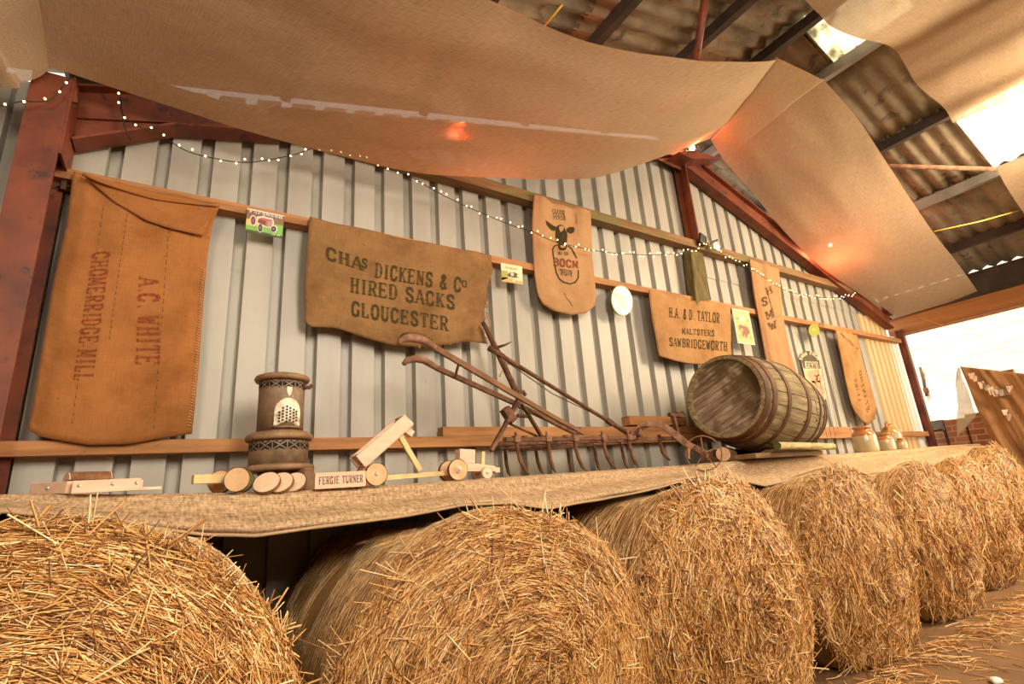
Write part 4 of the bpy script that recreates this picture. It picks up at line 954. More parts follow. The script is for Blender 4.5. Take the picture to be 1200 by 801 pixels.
# egg sign
o = panel('egg_sign', 'arched sign for eggs with pink eggs on it above the right end of the barrel', ZL([(50, 300), (60, 270), (95, 252), (140, 255), (170, 275), (182, 310), (236, 590), (200, 640), (120, 590)]), 2.95, plain('egg_board', (.60, .42, .22), .5))
art(o, 'sign_header', ZL([(50, 300), (60, 270), (95, 252), (140, 255), (170, 275), (182, 310), (194, 380), (74, 378)]), 2.949, plain('egg_brown', (.07, .045, .014), .5))
m_egg = plain('egg_pink', (.62, .27, .15), .4); m_cr = plain('egg_cream', (.80, .72, .46), .5)
for c in ((128, 420, 24, 30), (165, 410, 24, 28), (150, 455, 24, 30), (185, 450, 22, 30), (180, 495, 26, 30), (205, 540, 24, 32), (140, 490, 20, 24)): art(o, 'printed_egg', ZL(ell(*c, 16)), 2.9485 - .0004 * (c[0] % 5), m_egg)
for k, ch in enumerate('FARM FRESH'):
    a0 = radians(168 - 156 * k / 9.); cx, cy = 116 + 52 * cos(a0), 318 - 38 * sin(a0)
    tx, ty = sin(a0), cos(a0)
    c00 = (cx - 8 * tx, cy - 8 * ty); c10 = (cx + 8 * tx, cy + 8 * ty); up = (cos(a0) * 24, -sin(a0) * 24)
    if ch != ' ': sign_text(o, ch, Z(*c00), Z(*c10), Z(c00[0] + up[0], c00[1] + up[1]), Z(c10[0] + up[0], c10[1] + up[1]), 2.9475, m_cr, wt=22, tt=16)
sign_text(o, 'EGGS', Z(84, 372), Z(182, 374), Z(82, 328), Z(172, 332), 2.9475, m_cr, wt=24, tt=18)

# ------------------------------------------------------------------ string lights
bulb_me = None
def string(name, label, pts, Y, nb, dang=.016):
    global bulb_me
    p3 = spline([P(x, y, Y) for x, y in pts], 240)
    root = thing(name, label, 'string lights', p3[0])
    s = MB(); s.tube(p3, .0028, 5); build(s, 'cable', M_wire, root)
    d = [0]
    for a, b_ in zip(p3[:-1], p3[1:]): d.append(d[-1] + (b_ - a).length)
    for k in range(nb):
        t = (k + .5 + random.uniform(-.25, .25)) / nb * d[-1]; i = max(j for j in range(len(d) - 1) if d[j] <= t); p = p3[i].lerp(p3[i + 1], (t - d[i]) / (d[i + 1] - d[i] + 1e-6))
        an = random.uniform(0, 6.28); q = p + Vector((cos(an) * dang * .6, -.006, sin(an) * dang))
        if bulb_me is None:
            b_ = MB(); b_.lathe([(0, -.005), (.0036, -.0025), (.005, .001), (.004, .004), (0, .007)], 8, q); bo = build(b_, 'bulb', M_bulb, org=q); bulb_me = bo.data; ORG[bo.name] = Vector(q)
        else:
            bo = bpy.data.objects.new('bulb', bulb_me); COL.objects.link(bo)
        bo.parent = root; bo.location = q - p3[0]
    return root
string('string_lights', 'left half of the fairy lights, from the red haunch to the cow sack',
       [(140, 108), (143, 132), (160, 147), (188, 158), (215, 175), (240, 183), (280, 190), (310, 188), (345, 181), (368, 174), (395, 176), (430, 187), (455, 197), (480, 206), (500, 218), (520, 229), (545, 241), (575, 254), (600, 264), (626, 272)], 2.78, 44)
string('string_lights', 'right half of the fairy lights from the cow sack past the floodlight to the doorway',
       [(626, 272), (650, 283), (680, 290), (700, 294), (740, 298), (780, 298), (812, 293), (822, 286), (838, 292), (855, 303), (880, 315), (900, 328), (920, 340), (945, 346), (975, 349), (1003, 345)], 2.76, 90, .02)
string('string_lights', 'short end of fairy lights across the top of the red column', [(-30, 128), (0, 124), (25, 119), (58, 117), (78, 96), (84, 91)], 2.68, 6, .008)
s = MB(); s.tube([P(140, 108, 2.79), P(143, 130, 2.80), P(146, 150, 2.80), P(154, 165, 2.81)], .0035, 5); tag(build(s, 'loose_cable', M_wire, org=P(140, 108, 2.79)), 'thin black cable dangling on the haunch bracket', 'cable')
# small floodlight on the upper rail
c = P(823, 285, 2.84); t = thing('floodlight', 'small black floodlight clipped on the upper rail by the king post', 'lamp', c)
s = MB(); s.box(c + Vector((.0, 0, .04)), (.10, .05, .11), Matrix.Rotation(radians(18), 3, 'Y')); build(s, 'housing', M_black, t, bevel=.006)
s = MB(); s.box(c + Vector((.065, -.03, .015)), (.05, .01, .07), Matrix.Rotation(radians(30), 3, 'Z')); build(s, 'lamp_face', plain('floodlight_glass', (.5, .45, .3), .2), t)
s = MB(); s.bar(c + Vector((.06, 0, .0)), c + Vector((.22, -.03, .07)), .02, .02); build(s, 'bracket', M_black, t)
s = MB(); s.box(c + Vector((.17, -.04, -.02)), (.08, .004, .08), Matrix.Rotation(radians(35), 3, 'Y')); build(s, 'paper_tag', M_white, t)

# red stage lamps above the drapes
M_lens = emit('lamp_lens', (1, .50, .30), 420)
def par(pos, aim, label, power):
    pos = Vector(pos); d = (Vector(aim) - pos).normalized(); q = d.to_track_quat('Z', 'Y').to_matrix()
    t = thing('stage_lamp', label, 'lamp', pos)
    s = MB(); s.lathe([(.001, -.10), (.03, -.095), (.034, -.015), (.036, 0), (.032, 0), (.03, -.015), (.001, -.016)], 20, pos, q); build(s, 'can', M_black, t)
    s = MB(); s.lathe([(.0, .002), (.012, .0), (.0, -.004)], 14, pos - d * .01, q); build(s, 'lens', M_lens, t)
    s = MB(); s.tube([pos + q @ Vector((.06, 0, -.06)), pos + q @ Vector((.07, 0, -.16)), pos + q @ Vector((-.07, 0, -.16)), pos + q @ Vector((-.06, 0, -.06))], .006, 6); build(s, 'yoke', M_black, t)
    l = light('POINT', 'stage_lamp_light', pos + d * .06, power, (1, .24, .09), .03)
    return t
par(P(541, 147, 2.86), P(541, 147, 1.5), 'red stage lamp shining through the big drape above the Dickens sack', 14)
par(P(973, 287, 2.72), P(973, 287, 1.5), 'red stage lamp shining through the right hand drape', 14)
par(P(811, 174, 2.80), P(811, 174, 1.5), 'red stage lamp at the top of the king post under the ridge', 13)
# yellow ropes
s = MB(); s.tube([P(1095, 271, 1.55), P(1150, 259, 1.3), P(1203, 244, 1.12)], .006, 6); tag(build(s, 'rope', M_yrope, org=P(1095, 271, 1.55)), 'yellow rope strung under the roof at the right edge', 'rope')
s = MB(); s.tube([P(636, 33, 2.2), P(652, 14, 2.05), P(668, -6, 1.95)], .008, 6); tag(build(s, 'rope', M_yrope, org=P(640, 28, 2.2)), 'yellow rope under the roof at the top above the big drape', 'rope')
s = MB(); s.tube([PX(1078, 372, 8.56), PX(1110, 383, 8.56), PX(1145, 385, 8.54)], .003, 5); tag(build(s, 'string', M_yrope, org=PX(1078, 372, 8.56)), 'thin string tacked on the eave beam', 'string')

# ================================================================== things on the shelf
def RZ(a): return Matrix.Rotation(a, 3, 'Z')
# paraffin heater
hx, hy = P(326, 545, 2.62).x, 2.62; hz = shelf_z(hx) + .004
top = P(331, 440, 2.62).z; sc = (top - hz) / .50
def hp(prof): return [(r * sc * .90, z * sc) for r, z in prof]
c = Vector((hx, hy, hz)); t = thing('paraffin_heater', 'rusty brown cylindrical paraffin heater with an ivory grille door', 'heater', c)
s = MB(); s.lathe(hp([(0, .105), (.128, .105), (.130, .20), (.126, .22), (.0, .22)]), 40, c); build(s, 'lower_drum', M_heat, t)
s = MB(); s.lathe(hp([(.10, .212), (.145, .212), (.150, .222), (.146, .234), (.118, .248), (.108, .25)]), 40, c); build(s, 'middle_collar', M_heatlip, t)
s = MB(); s.lathe(hp([(0, .24), (.103, .24), (.103, .47), (.099, .475), (0, .475)]), 40, c); build(s, 'upper_drum', M_heat, t)
s = MB(); s.lathe(hp([(.09, .468), (.120, .468), (.126, .478), (.120, .49), (.10, .497), (.06, .499), (0, .499)]), 40, c); build(s, 'top_cap', M_heatlip, t)
s = MB(); s.lathe(hp([(.0, .085), (.15, .085), (.160, .093), (.158, .106), (.128, .113), (0, .115)]), 40, c); build(s, 'base_rim', M_heatlip, t)
va = math.atan2(-hy, -hx)
s = MB(); s.lathe(hp([(0, .06), (.08, .06), (.09, .085), (0, .086)]), 24, c); build(s, 'fuel_tank', M_heatlip, t)
for k in range(3):
    a = va + radians(40) + k * 2 * pi / 3; s = MB(); d = Vector((cos(a), sin(a), 0))
    s.prism([c + d * .10 * sc + Vector((0, 0, .09 * sc)), c + d * .158 * sc + Vector((0, 0, .09 * sc)), c + d * .162 * sc + Vector((0, 0, .0)), c + d * .132 * sc, c + d * .118 * sc + Vector((0, 0, .05 * sc))], Vector((-d.y, d.x, 0)) * .05 * sc)
    build(s, 'leg', M_heatlip, t, bevel=.004)
def fret(z0, z1, r, n, nm):
    s = MB(); h = z1 - z0
    f = lambda aa, zz_: c + Vector((cos(aa) * r, sin(aa) * r, z0 + h * zz_)); da = 2 * pi / n
    for k in range(n):
        a0 = da * k                           # four pierced triangles leave an X of metal
        for tri in (((.10, .98), (.90, .98), (.5, .58)), ((.10, .02), (.5, .42), (.90, .02)), ((-.02 + .06, .86), (.42, .5), (.04, .14)), ((.96, .86), (.96, .14), (.58, .5))):
            s.add([f(a0 + x_ * da, y_) for x_, y_ in tri], [(0, 1, 2)])
    build(s, nm, M_dark, t)
fret(.428 * sc, .464 * sc, .0937 * sc, 11, 'pierced_fretwork'); fret(.168 * sc, .206 * sc, .1178 * sc, 13, 'pierced_fretwork')
# arched grille door on the upper drum
ad = va + radians(17); r = .0935 * sc
def cyl(a, z, rr=0): return c + Vector((cos(ad + a) * (r + rr), sin(ad + a) * (r + rr), z * sc))
def arch(w, z0, z1, rr, m_, nm, par):
    n = 14; out = [(-w, z0), (w, z0)] + [(w * cos(pi * k / n), z1 + w * .105 * sin(pi * k / n)) for k in range(n + 1)]
    s = MB(); pts = [cyl(a, z, rr) for a, z in out]; ce = cyl(0, (z0 + z1) / 2, rr)
    s.add([ce] + pts, [(0, k + 1, (k + 1) % len(pts) + 1) for k in range(len(pts))])
    s2 = [cyl(a, z, 0) for a, z in out]
    s.add(pts + s2, [(k, (k + 1) % len(pts), len(pts) + (k + 1) % len(pts), len(pts) + k) for k in range(len(pts))])
    return build(s, nm, m_, par)
dr = arch(.56, .268, .325, .006, M_ivory, 'grille_door', t)
s = MB()
for i in range(6):
    for j in range(7):
        a = (i - 2.5) * .135 + (.02 if i > 3 else -.02 if i < 2 else 0); z = .284 + j * .0125 + (.006 if i % 2 else 0); w_ = .055; h_ = .0050
        if z > .352 - (abs(i - 2.5) - .5) * .010: continue
        s.add([cyl(a - w_, z, .0068), cyl(a, z - h_, .0068), cyl(a + w_, z, .0068), cyl(a, z + h_, .0068)], [(0, 1, 2, 3)])
build(s, 'grille_piercings', M_dark, dr)
s = MB(); pts = [cyl(a, z, .004) for a, z in ((-.1, .432), (.12, .432), (.12, .412), (.06, .398), (.01, .392), (-.05, .40), (-.1, .414))]; s.add(pts, [list(range(7))]); build(s, 'shield_badge', M_ivory, t)
s = MB(); s.tube([cyl(-.62, .262, .01), cyl(0, .262, .014), cyl(.6, .262, .01)], .004 * sc, 6); build(s, 'door_hinge_bar', M_heatlip, t)
s = MB(); s.tube([cyl(.9, .44, .0), cyl(.9, .44, .03), cyl(1.0, .45, .03)], .01, 6); build(s, 'handle', M_iron, t)

# flat wooden toy trailer, taken apart at the left
def plank(a, b_, w, h): s = MB(); s.bar(a, b_, w, h); return s
o0 = P(100, 577, 2.32); zb = shelf_z(o0.x) + .004; t = thing('toy_trailer', 'low raw wooden toy trailer frame at the left end of the shelf', 'toy', (o0.x, 2.36, zb))
f0, f1 = P(84, 575, 2.29), P(164, 574, 2.29); zc = zb + .016
f0.z = f1.z = zc + .004
build(MB().bar(f0, f1, .022, .042), 'front_rail', M_pine, t, bevel=.002)
l0 = Vector((P(40, 570, 2.46).x, 2.46, zc + .012)); l1 = f0 + Vector((-.008, .02, .002)); build(MB().bar(l0, l1, .024, .040), 'side_rail', M_pine, t, bevel=.002)
build(MB().bar(P(163, 572, 2.33).xy.to_3d() + Vector((0, 0, zc + .004)), P(150, 566, 2.50).xy.to_3d() + Vector((0, 0, zc + .014)), .02, .034), 'side_rail', M_pine, t, bevel=.002)
build(MB().bar(l0 + Vector((.0, .06, .005)), P(150, 566, 2.52).xy.to_3d() + Vector((0, 0, zc + .014)), .024, .034), 'rear_rail', M_pine, t, bevel=.002)
build(MB().bar(P(160, 574, 2.34).xy.to_3d() + Vector((0, 0, zb + .006)), P(188, 571, 2.36).xy.to_3d() + Vector((0, 0, zb + .006)), .03, .010), 'drawbar', M_pine, t)
s = MB()
for q in (f0.lerp(f1, .1), f0.lerp(f1, .58), f0.lerp(f1, .94)): s.lathe([(0, -.004), (.005, -.003), (.006, 0)], 10, q + Vector((0, -.011, .004)), Matrix.Rotation(radians(-90), 3, 'X'))
q = l0.lerp(l1, .5); s.lathe([(0, -.003), (.006, -.002), (.007, 0)], 10, q + Vector((-.008, -.011, 0)), Matrix.Rotation(radians(-90), 3, 'X'))
build(s, 'screw_heads', M_steel, t)
# half log on top of it
a = P(78, 566, 2.42); b_ = P(126, 561, 2.46); a.z = b_.z = zc + .046
t2 = thing('split_log', 'short split log with bark lying on the toy trailer', 'log', (a + b_) / 2 - Vector((0, 0, .02)))
s = MB(); n = 12; d = (b_ - a); ax = d.normalized(); sd = Vector((-ax.y, ax.x, 0))
ring = [sd * cos(pi * k / n) * .045 + Vector((0, 0, sin(pi * k / n) * .030 - .012)) for k in range(n + 1)]
s.prism([a + p for p in ring], d); build(s, 'bark', M_bark, t2)
s = MB(); s.prism([a - ax * .003 + p * .93 for p in ring], ax * .006); build(s, 'cut_end', M_cut2, t2)
s = MB(); s.prism([b_ - ax * .003 + p * .93 for p in ring], ax * .006); build(s, 'cut_end', M_cut2, t2)

# log-wheeled toy cart
def logdisc(cn, axis, r, th, face_m, bark_m, par, nm='log_wheel', ecc=1.0):
    q = Vector(axis).normalized().to_track_quat('Z', 'Y').to_matrix(); cn = Vector(cn)
    s = MB(); prof = [(0, 0), (r, 0), (r * 1.02, th * .5), (r, th), (0, th)]; s.lathe(prof[1:4], 26, cn, q)
    for i in range(len(s.v)): s.v[i] = cn + (s.v[i] - cn) * 1 + (s.v[i] - cn).normalized() * .002 * noise.noise(tuple(s.v[i] * 40))
    w = build(s, nm, bark_m, par)
    s = MB(); s.lathe([(0, -.001), (r * .955, 0), (r * .955, th), (0, th + .001)], 26, cn, q, False); build(s, 'cut_face', face_m, w)
    return w
pz = shelf_z(.12)
cx = P(262, 566, 2.36); t = thing('toy_cart', 'toy cart of a wooden plank on green barked log wheels', 'toy', (cx.x, 2.40, pz))
pa = P(225, 568, 2.34); pb = P(264, 567, 2.36); pa.z = pb.z = pz + .055
build(MB().bar(pa, Vector((pb.x + .06, pb.y + .02, pb.z)), .034, .034), 'plank', M_pine2, t, bevel=.002)
k = P(277, 568, 2.30); k.z = pz + .046; logdisc(k, (-.35, -.93, .02), .047, -.035, M_cut, M_bark2, t)
k = P(257, 568, 2.42); k.z = pz + .046; logdisc(k, (-.35, -.93, .02), .045, -.03, M_cut, M_bark2, t)
k = P(282, 562, 2.50); k.z = pz + .048; logdisc(k, (-.35, -.93, .02), .047, -.03, M_cut, M_bark2, t)
for i, (x, y, Y, rr) in enumerate(((312, 566, 2.325, .052), (328, 564, 2.345, .052), (344, 562, 2.37, .051))):
    k = P(x, y, Y); zz = shelf_z(k.x); k.z = zz + rr * .72 + .003; nm = ['front', 'middle', 'rear'][i]
    lab = ['pale log slice with dark cracks, leaning nearest the toy cart', 'pale log slice leaning in the middle of the three slices', 'pale log slice leaning nearest the name block'][i]
    t = thing('log_slice', lab, 'log slice', (k.x, k.y, zz), 'log slices leaning in a row')
    logdisc(k, (-.35, -.70, .62), rr, -.016, M_cut2, M_bark, t, 'bark_edge')

# name block
zs = shelf_z(.55) + .002; y = 2.30; a = P(370, 570, y); b_ = P(428, 565, y); tl = P(367, 554, y); tr = P(428, 551, y)
t = thing('name_block', 'raw wooden block lettered FERGIE TURNER on the shelf', 'sign', ((a.x + b_.x) / 2, y, zs)); hh = tl.z - zs
s = MB(); s.box(((a.x + b_.x) / 2, y + .02, zs + hh / 2), (b_.x - a.x + .004, .04, hh), RZ(radians(-3))); build(s, 'block', M_pine, t, bevel=.002)
L0 = Vector((a.x + .012, 0, zs + hh * .28)); L1 = Vector((b_.x - .012, 0, zs + hh * .28)); s = MB(); xm = (a.x + b_.x) / 2
for q in text_quads('FERGIE TURNER', wt=16, tt=8, sl=14, st=7):
    s.add([Vector((L0.x + (L1.x - L0.x) * u, y - .0018 - (L0.x + (L1.x - L0.x) * u - xm) * math.tan(radians(3)), L0.z + v * hh * .46)) for u, v in q], [(0, 1, 2, 3)])
build(s, 'burnt_lettering', plain('burnt_ink', (.09, .035, .012), .9), t)

# toy tipper trailer
y = 2.38; t = thing('toy_tipper', 'raw wooden toy tipping trailer with its bed raised', 'toy', (P(450, 568, y).x, y, shelf_z(.75)))
A, B_, C_, D = P(415, 543, y), P(430, 550, y), P(482, 499, y), P(464, 489, y)
ax = (D - A).normalized(); up = Vector((0, 1, 0)).cross(ax).normalized()
if up.z < 0: up = -up
Lb = (D - A).length; A2 = P(426, 549, y)
s = MB(); mid = (A2 + C_) / 2; s.bar(A2 + up * .012, C_ - ax * .008 + up * .012, .11, .012, up); build(s, 'bed_floor', M_pine, t, bevel=.001)
wd = .055
for sy, nm in ((-1, 'side_board'), (1, 'side_board')):
    s = MB(); s.bar(A2 + up * .042 + Vector((0, sy * wd, 0)), C_ - ax * .01 + up * .042 + Vector((0, sy * wd, 0)), .012, .062, up); build(s, nm, M_pine, t, bevel=.001)
s = MB(); s.bar(C_ - ax * .016 + up * .042, C_ - ax * .004 + up * .042, .12, .064, up); build(s, 'head_board', M_pine, t, bevel=.001)
s = MB(); s.bar(A2 + ax * .01 + up * .042, A2 + ax * .022 + up * .042, .11, .06, up); build(s, 'tail_board', M_pine, t, bevel=.001)
s = MB(); s.bar(P(474, 503, y) + up * -.004, P(482, 509, y), .05, .03, up); build(s, 'stop_block', M_pine, t)
build(MB().bar(P(469, 511, y - .02), P(492, 551, y - .02), .024, .020, (0, 1, 0)), 'prop', M_pine2, t, bevel=.001)
dz = shelf_z(.8) + .03
da = P(438, 560, y); da.z = dz + .004; db = P(527, 550, y + .02); db.z = dz + .014
build(MB().bar(da, db, .026, .022), 'drawbar', M_pine2, t, bevel=.001)
wk = P(441, 557, y - .07); rr = .050; wk.z = shelf_z(wk.x) + rr + .001
for yy, nm in ((y - .075, 'log_wheel'), (y + .07, 'log_wheel')):
    w = logdisc((wk.x, yy, wk.z), (0, -1, 0), rr, -.02, M_cut, M_bark, t)
    s = MB(); s.lathe([(0, .006), (.007, .004), (.009, 0)], 10, Vector((wk.x, yy, wk.z)), Vector((0, -1, 0)).to_track_quat('Z', 'Y').to_matrix()); build(s, 'bolt', M_steel, w)
build(MB().tube([(wk.x, y - .07, wk.z), (wk.x, y + .07, wk.z)], .006, 8), 'axle', M_steel, t)
# toy tractor
y = 2.40; zs = shelf_z(1.28); t = thing('toy_tractor', 'small raw wooden toy tractor with log wheels in front of the tines', 'toy', (P(555, 562, y).x, y, zs))
rwx = P(536, 552, y - .05).x; fwx = P(571, 556, y - .05).x; r1, r2 = .052, .030
bx0, bx1 = P(534, 550, y).x, P(578, 550, y).x
s = MB(); s.prism([(bx0, y - .028, zs + .045), (bx1, y - .028, zs + .035), (bx1, y - .028, zs + .062), (P(553, 546, y).x, y - .028, zs + .082), (bx0, y - .028, zs + .085)], (0, .056, 0)); build(s, 'bonnet', M_pine, t, bevel=.002)
s = MB(); cxm = P(545, 536, y).x; s.box((cxm, y, zs + .118), (.088, .06, .07), Matrix.Rotation(radians(4), 3, 'Y')); build(s, 'cab', M_pine, t, bevel=.002)
s = MB(); p = P(565, 545, y); s.bar((p.x, y, zs + .07), (p.x + .008, y, zs + .140), .018, .020, (0, 1, 0)); build(s, 'exhaust', M_pine2, t)
s = MB(); s.box((bx1 + .012, y, zs + .042), (.03, .05, .026)); build(s, 'nose_block', M_pine, t, bevel=.002)
for yy in (y - .062, y + .045):
    w = logdisc((rwx, yy, zs + r1), (0, -1, 0), r1, -.02, M_cut, M_bark, t); s = MB(); s.lathe([(0, .010), (.016, .009), (.018, 0)], 14, Vector((rwx, yy, zs + r1)), Vector((0, -1, 0)).to_track_quat('Z', 'Y').to_matrix()); h = build(s, 'hub', M_cut2, w)
    w2 = logdisc((fwx, yy + .008, zs + r2), (0, -1, 0), r2, -.016, M_cut2, M_pine2, t)
    s = MB(); s.lathe([(0, .006), (.006, .005), (.008, 0)], 10, Vector((fwx, yy + .008, zs + r2)), Vector((0, -1, 0)).to_track_quat('Z', 'Y').to_matrix()); build(s, 'bolt', M_steel, w2)
    s = MB(); s.lathe([(0, .016), (.007, .015), (.009, .01)], 10, Vector((rwx, yy, zs + r1)), Vector((0, -1, 0)).to_track_quat('Z', 'Y').to_matrix()); build(s, 'bolt', M_steel, w)
build(MB().tube([(rwx, y - .055, zs + r1), (rwx, y + .05, zs + r1)], .006, 8), 'axle', M_steel, t); build(MB().tube([(fwx, y - .05, zs + r2), (fwx, y + .055, zs + r2)], .005, 8), 'axle', M_steel, t)

# horse-drawn cultivator
z6 = lambda x, y, Y: P(460 + x / 3, 370 + y / 3, Y)
zs = shelf_z(2.0); t = thing('horse_cultivator', 'rusty iron horse cultivator with curved tines and two long handles', 'farm tool', (2.0, 2.5, zs))
YN, YF = 2.37, 2.62
# frame bars
a = z6(395, 436, YN); b_ = z6(1010, 424, YN); fz = (a.z + b_.z) / 2
fr = MB(); fr.bar((a.x, YN, fz), (z6(850, 425, YN).x, YN, fz), .030, .024); build(fr, 'side_bar', M_iron, t, bevel=.003)
fr = MB(); fr.bar((z6(372, 462, YF).x, YF, fz - .02), (z6(830, 432, YF).x, YF, fz - .005), .028, .024); build(fr, 'side_bar', M_iron, t, bevel=.003)
fr = MB(); ym = (YN + YF) / 2; fr.bar((a.x, ym, fz - .01), (z6(1000, 424, ym).x, ym, fz + .005), .032, .026); build(fr, 'centre_bar', M_iron, t, bevel=.003)
for px_ in (420, 560, 700, 820):
    x = z6(px_, 440, ym).x; build(MB().bar((x, YN - .02, fz + .012), (x + .05, YF + .02, fz + .0), .022, .014), 'cross_bar', M_iron, t)
s = MB(); s.tube([(z6(400, 465, ym).x, ym - .03, fz - .05), (z6(560, 455, ym).x, ym - .02, fz - .045), (z6(700, 452, ym).x, ym, fz - .03)], .008, 6); build(s, 'adjusting_rod', M_iron, t)
def tine(px_, tx, Y, nm='tine'):
    x = z6(px_, 440, Y).x; x2 = z6(tx, 545, Y).x; h = fz - zs
    s = MB(); pts = [(x, Y, fz + .035), (x, Y, fz), (x + .004, Y, zs + h * .72), (x + (x2 - x) * .25, Y, zs + h * .42), (x + (x2 - x) * .62, Y, zs + h * .16), (x2, Y - .004, zs + .006)]
    s.tube(pts, [.008, .010, .0105, .0115, .011, .003], 8); w = build(s, nm, M_iron, t)
    s = MB(); s.box((x, Y, fz + .002), (.034, .042, .034)); s.tube([(x, Y, fz + .02), (x, Y, fz + .045)], .007, 6); build(s, 'clamp', M_iron2, w)
for p_ in ((435, 478), (545, 572), (640, 680), (740, 785), (830, 868)): tine(*p_, YN)
for p_ in ((392, 412), (500, 530), (612, 632), (706, 730), (802, 830)): tine(*p_, YF)
# front tine under the gooseneck
x = z6(935, 405, ym).x; s = MB(); s.tube([(x, ym, fz + .03), (x, ym, fz - .02), (x + .01, ym, fz - .09), (x + .05, ym, zs + .06), (x + .075, ym, zs + .045)], [.012, .013, .013, .012, .004], 8); build(s, 'front_tine', M_iron, t)
# gooseneck and wheel fork
YW = 2.27; s = MB(); pts = [z6(840, 418, ym), z6(868, 395, ym - .02), z6(900, 378, ym - .05), z6(945, 381, ym - .09), z6(985, 410, ym - .13), z6(1030, 447, YW + .05), z6(1108, 488, YW)]
for a, b_ in zip(pts[:-1], pts[1:]): s.bar(a, b_ + (b_ - a).normalized() * .006, .014, .045, (0, 0, 1))
build(s, 'gooseneck', M_iron2, t, bevel=.003)
s = MB(); s.bar(z6(986, 352, 2.42), z6(1004, 425, 2.42), .022, .03, (0, 1, 0)); s.bar(z6(972, 346, 2.42), z6(1018, 352, 2.42), .03, .022); s.tube([z6(1010, 350, 2.42), z6(1026, 344, 2.42), z6(1020, 336, 2.42), z6(996, 340, 2.42)], .007, 6); build(s, 'hitch', M_iron, t, bevel=.002)
s = MB(); s.bar(z6(868, 398, 2.44), z6(860, 432, 2.44), .02, .03, (0, 1, 0)); s.tube([z6(865, 395, 2.44), z6(885, 385, 2.44), z6(905, 388, 2.44)], .008, 6); build(s, 'regulator', M_iron, t)
wc = z6(1093, 482, YW); Rw = .118; wc.z = max(wc.z, 0); nrm = Vector((-.78, -.62, 0)).normalized(); qw = nrm.to_track_quat('Z', 'Y').to_matrix()
s = MB(); s.lathe([(Rw - .008, -.016), (Rw, -.016), (Rw, .016), (Rw - .008, .016), (Rw - .008, -.016)], 36, wc, qw, False); wh = build(s, 'wheel', M_iron2, t)
for k in range(5):
    a_ = 2 * pi * k / 5 + .3; d = qw @ Vector((cos(a_), sin(a_), 0)); build(MB().bar(wc, wc + d * (Rw - .004), .010, .022, nrm, .008, .016), 'spoke', M_iron2, wh)
s = MB(); s.lathe([(0, .028), (.018, .026), (.020, -.026), (0, -.028)], 14, wc, qw); build(s, 'hub', M_iron, wh)
s = MB(); s.bar(wc + nrm * .03 + Vector((0, 0, -.01)), z6(1060, 462, YW), .012, .03, (0, 0, 1)); s.tube([wc - nrm * .04, wc + nrm * .05], .007, 8); build(s, 'fork', M_iron, t)
s = MB(); s.bar(z6(1040, 465, YW - .05), z6(1040, 502, YW - .05), .02, .012, (0, 1, 0)); build(s, 'scraper', M_iron2, t)
# handles
YH1, YH2 = 2.26, 2.58
g = [z6(22, 100, YH1), z6(30, 82, YH1), z6(62, 76, YH1), z6(105, 84, YH1 + .01), z6(150, 112, YH1 + .02)]
gw = MB(); gw.tube(g, [.012, .019, .022, .021, .017], 10); gr = build(gw, 'handle_grip', M_iron2, t); 
s = MB()
for k in range(16):
    for sd in (-.012, .012):
        p = spline(g, 40)[6 + k * 2]; s.lathe([(0, .005), (.003, .003), (.0035, 0)], 6, p + Vector((0, sd - .008, .018)))
build(s, 'grip_studs', M_dark, gr)
hn = [z6(150, 112, YH1 + .02), z6(300, 200, 2.30), z6(440, 282, 2.34), z6(560, 352, 2.40), z6(670, 412, 2.46)]
s = MB()
for a, b_, w0, w1 in zip(hn[:-1], hn[1:], (.032, .032, .030, .026), (.032, .030, .026, .024)): s.bar(a, b_ + (b_ - a).normalized() * .004, .018, w0, (0, 0, 1), .018, w1)
build(s, 'handle', mat('handle_rust', [(.3, (.11, .042, .018)), (.6, (.21, .095, .04)), (.8, (.29, .15, .07))], 9, bmp=.2), t, bevel=.003)
g = [z6(38, 170, YH2), z6(50, 157, YH2), z6(80, 150, YH2), z6(110, 155, YH2), z6(155, 182, YH2)]
build(MB().tube(g, [.012, .018, .021, .021, .017], 10), 'handle_grip', M_iron2, t)
hf = [z6(150, 180, YH2), z6(220, 212, YH2), z6(420, 302, 2.56), z6(520, 350, 2.55), z6(655, 412, 2.54)]
s = MB()
for a, b_ in zip(hf[:-1], hf[1:]): s.bar(a, b_ + (b_ - a).normalized() * .004, .022, .030, (0, 0, 1))
build(s, 'handle', M_iron, t, bevel=.003)
build(MB().tube([z6(232, 172, 2.30), z6(226, 192, 2.42), z6(222, 212, 2.56)], .008, 6), 'handle_stay', M_iron2, t)
# stays and struts
s = MB(); s.bar(z6(448, 285, 2.42), z6(400, 375, 2.40), .022, .034, (0, 1, 0)); s.bar(z6(400, 375, 2.40), z6(345, 475, 2.39), .02, .03, (0, 1, 0)); build(s, 'stay', M_iron, t, bevel=.003)
s = MB(); s.box(z6(408, 348, 2.41), (.09, .05, .05), Matrix.Rotation(radians(55), 3, 'Y')); s.tube([z6(440, 292, 2.40), z6(446, 268, 2.40), z6(460, 266, 2.40), z6(468, 280, 2.40)], .012, 8); build(s, 'bracket', M_iron, t, bevel=.004)
build(MB().bar(z6(455, 310, 2.45), z6(525, 425, 2.47), .014, .028, (0, 1, 0)), 'stay', M_iron, t, bevel=.002)
build(MB().tube([z6(410, 378, 2.44), z6(470, 405, 2.48), z6(530, 432, 2.52)], .007, 6), 'brace', M_iron, t)
build(MB().tube([z6(440, 350, 2.44), z6(475, 352, 2.46)], .012, 8), 'brace', M_iron, t)
build(MB().tube([z6(470, 322, 2.46), z6(560, 375, 2.5), z6(640, 415, 2.54)], .009, 6), 'brace', M_iron, t)
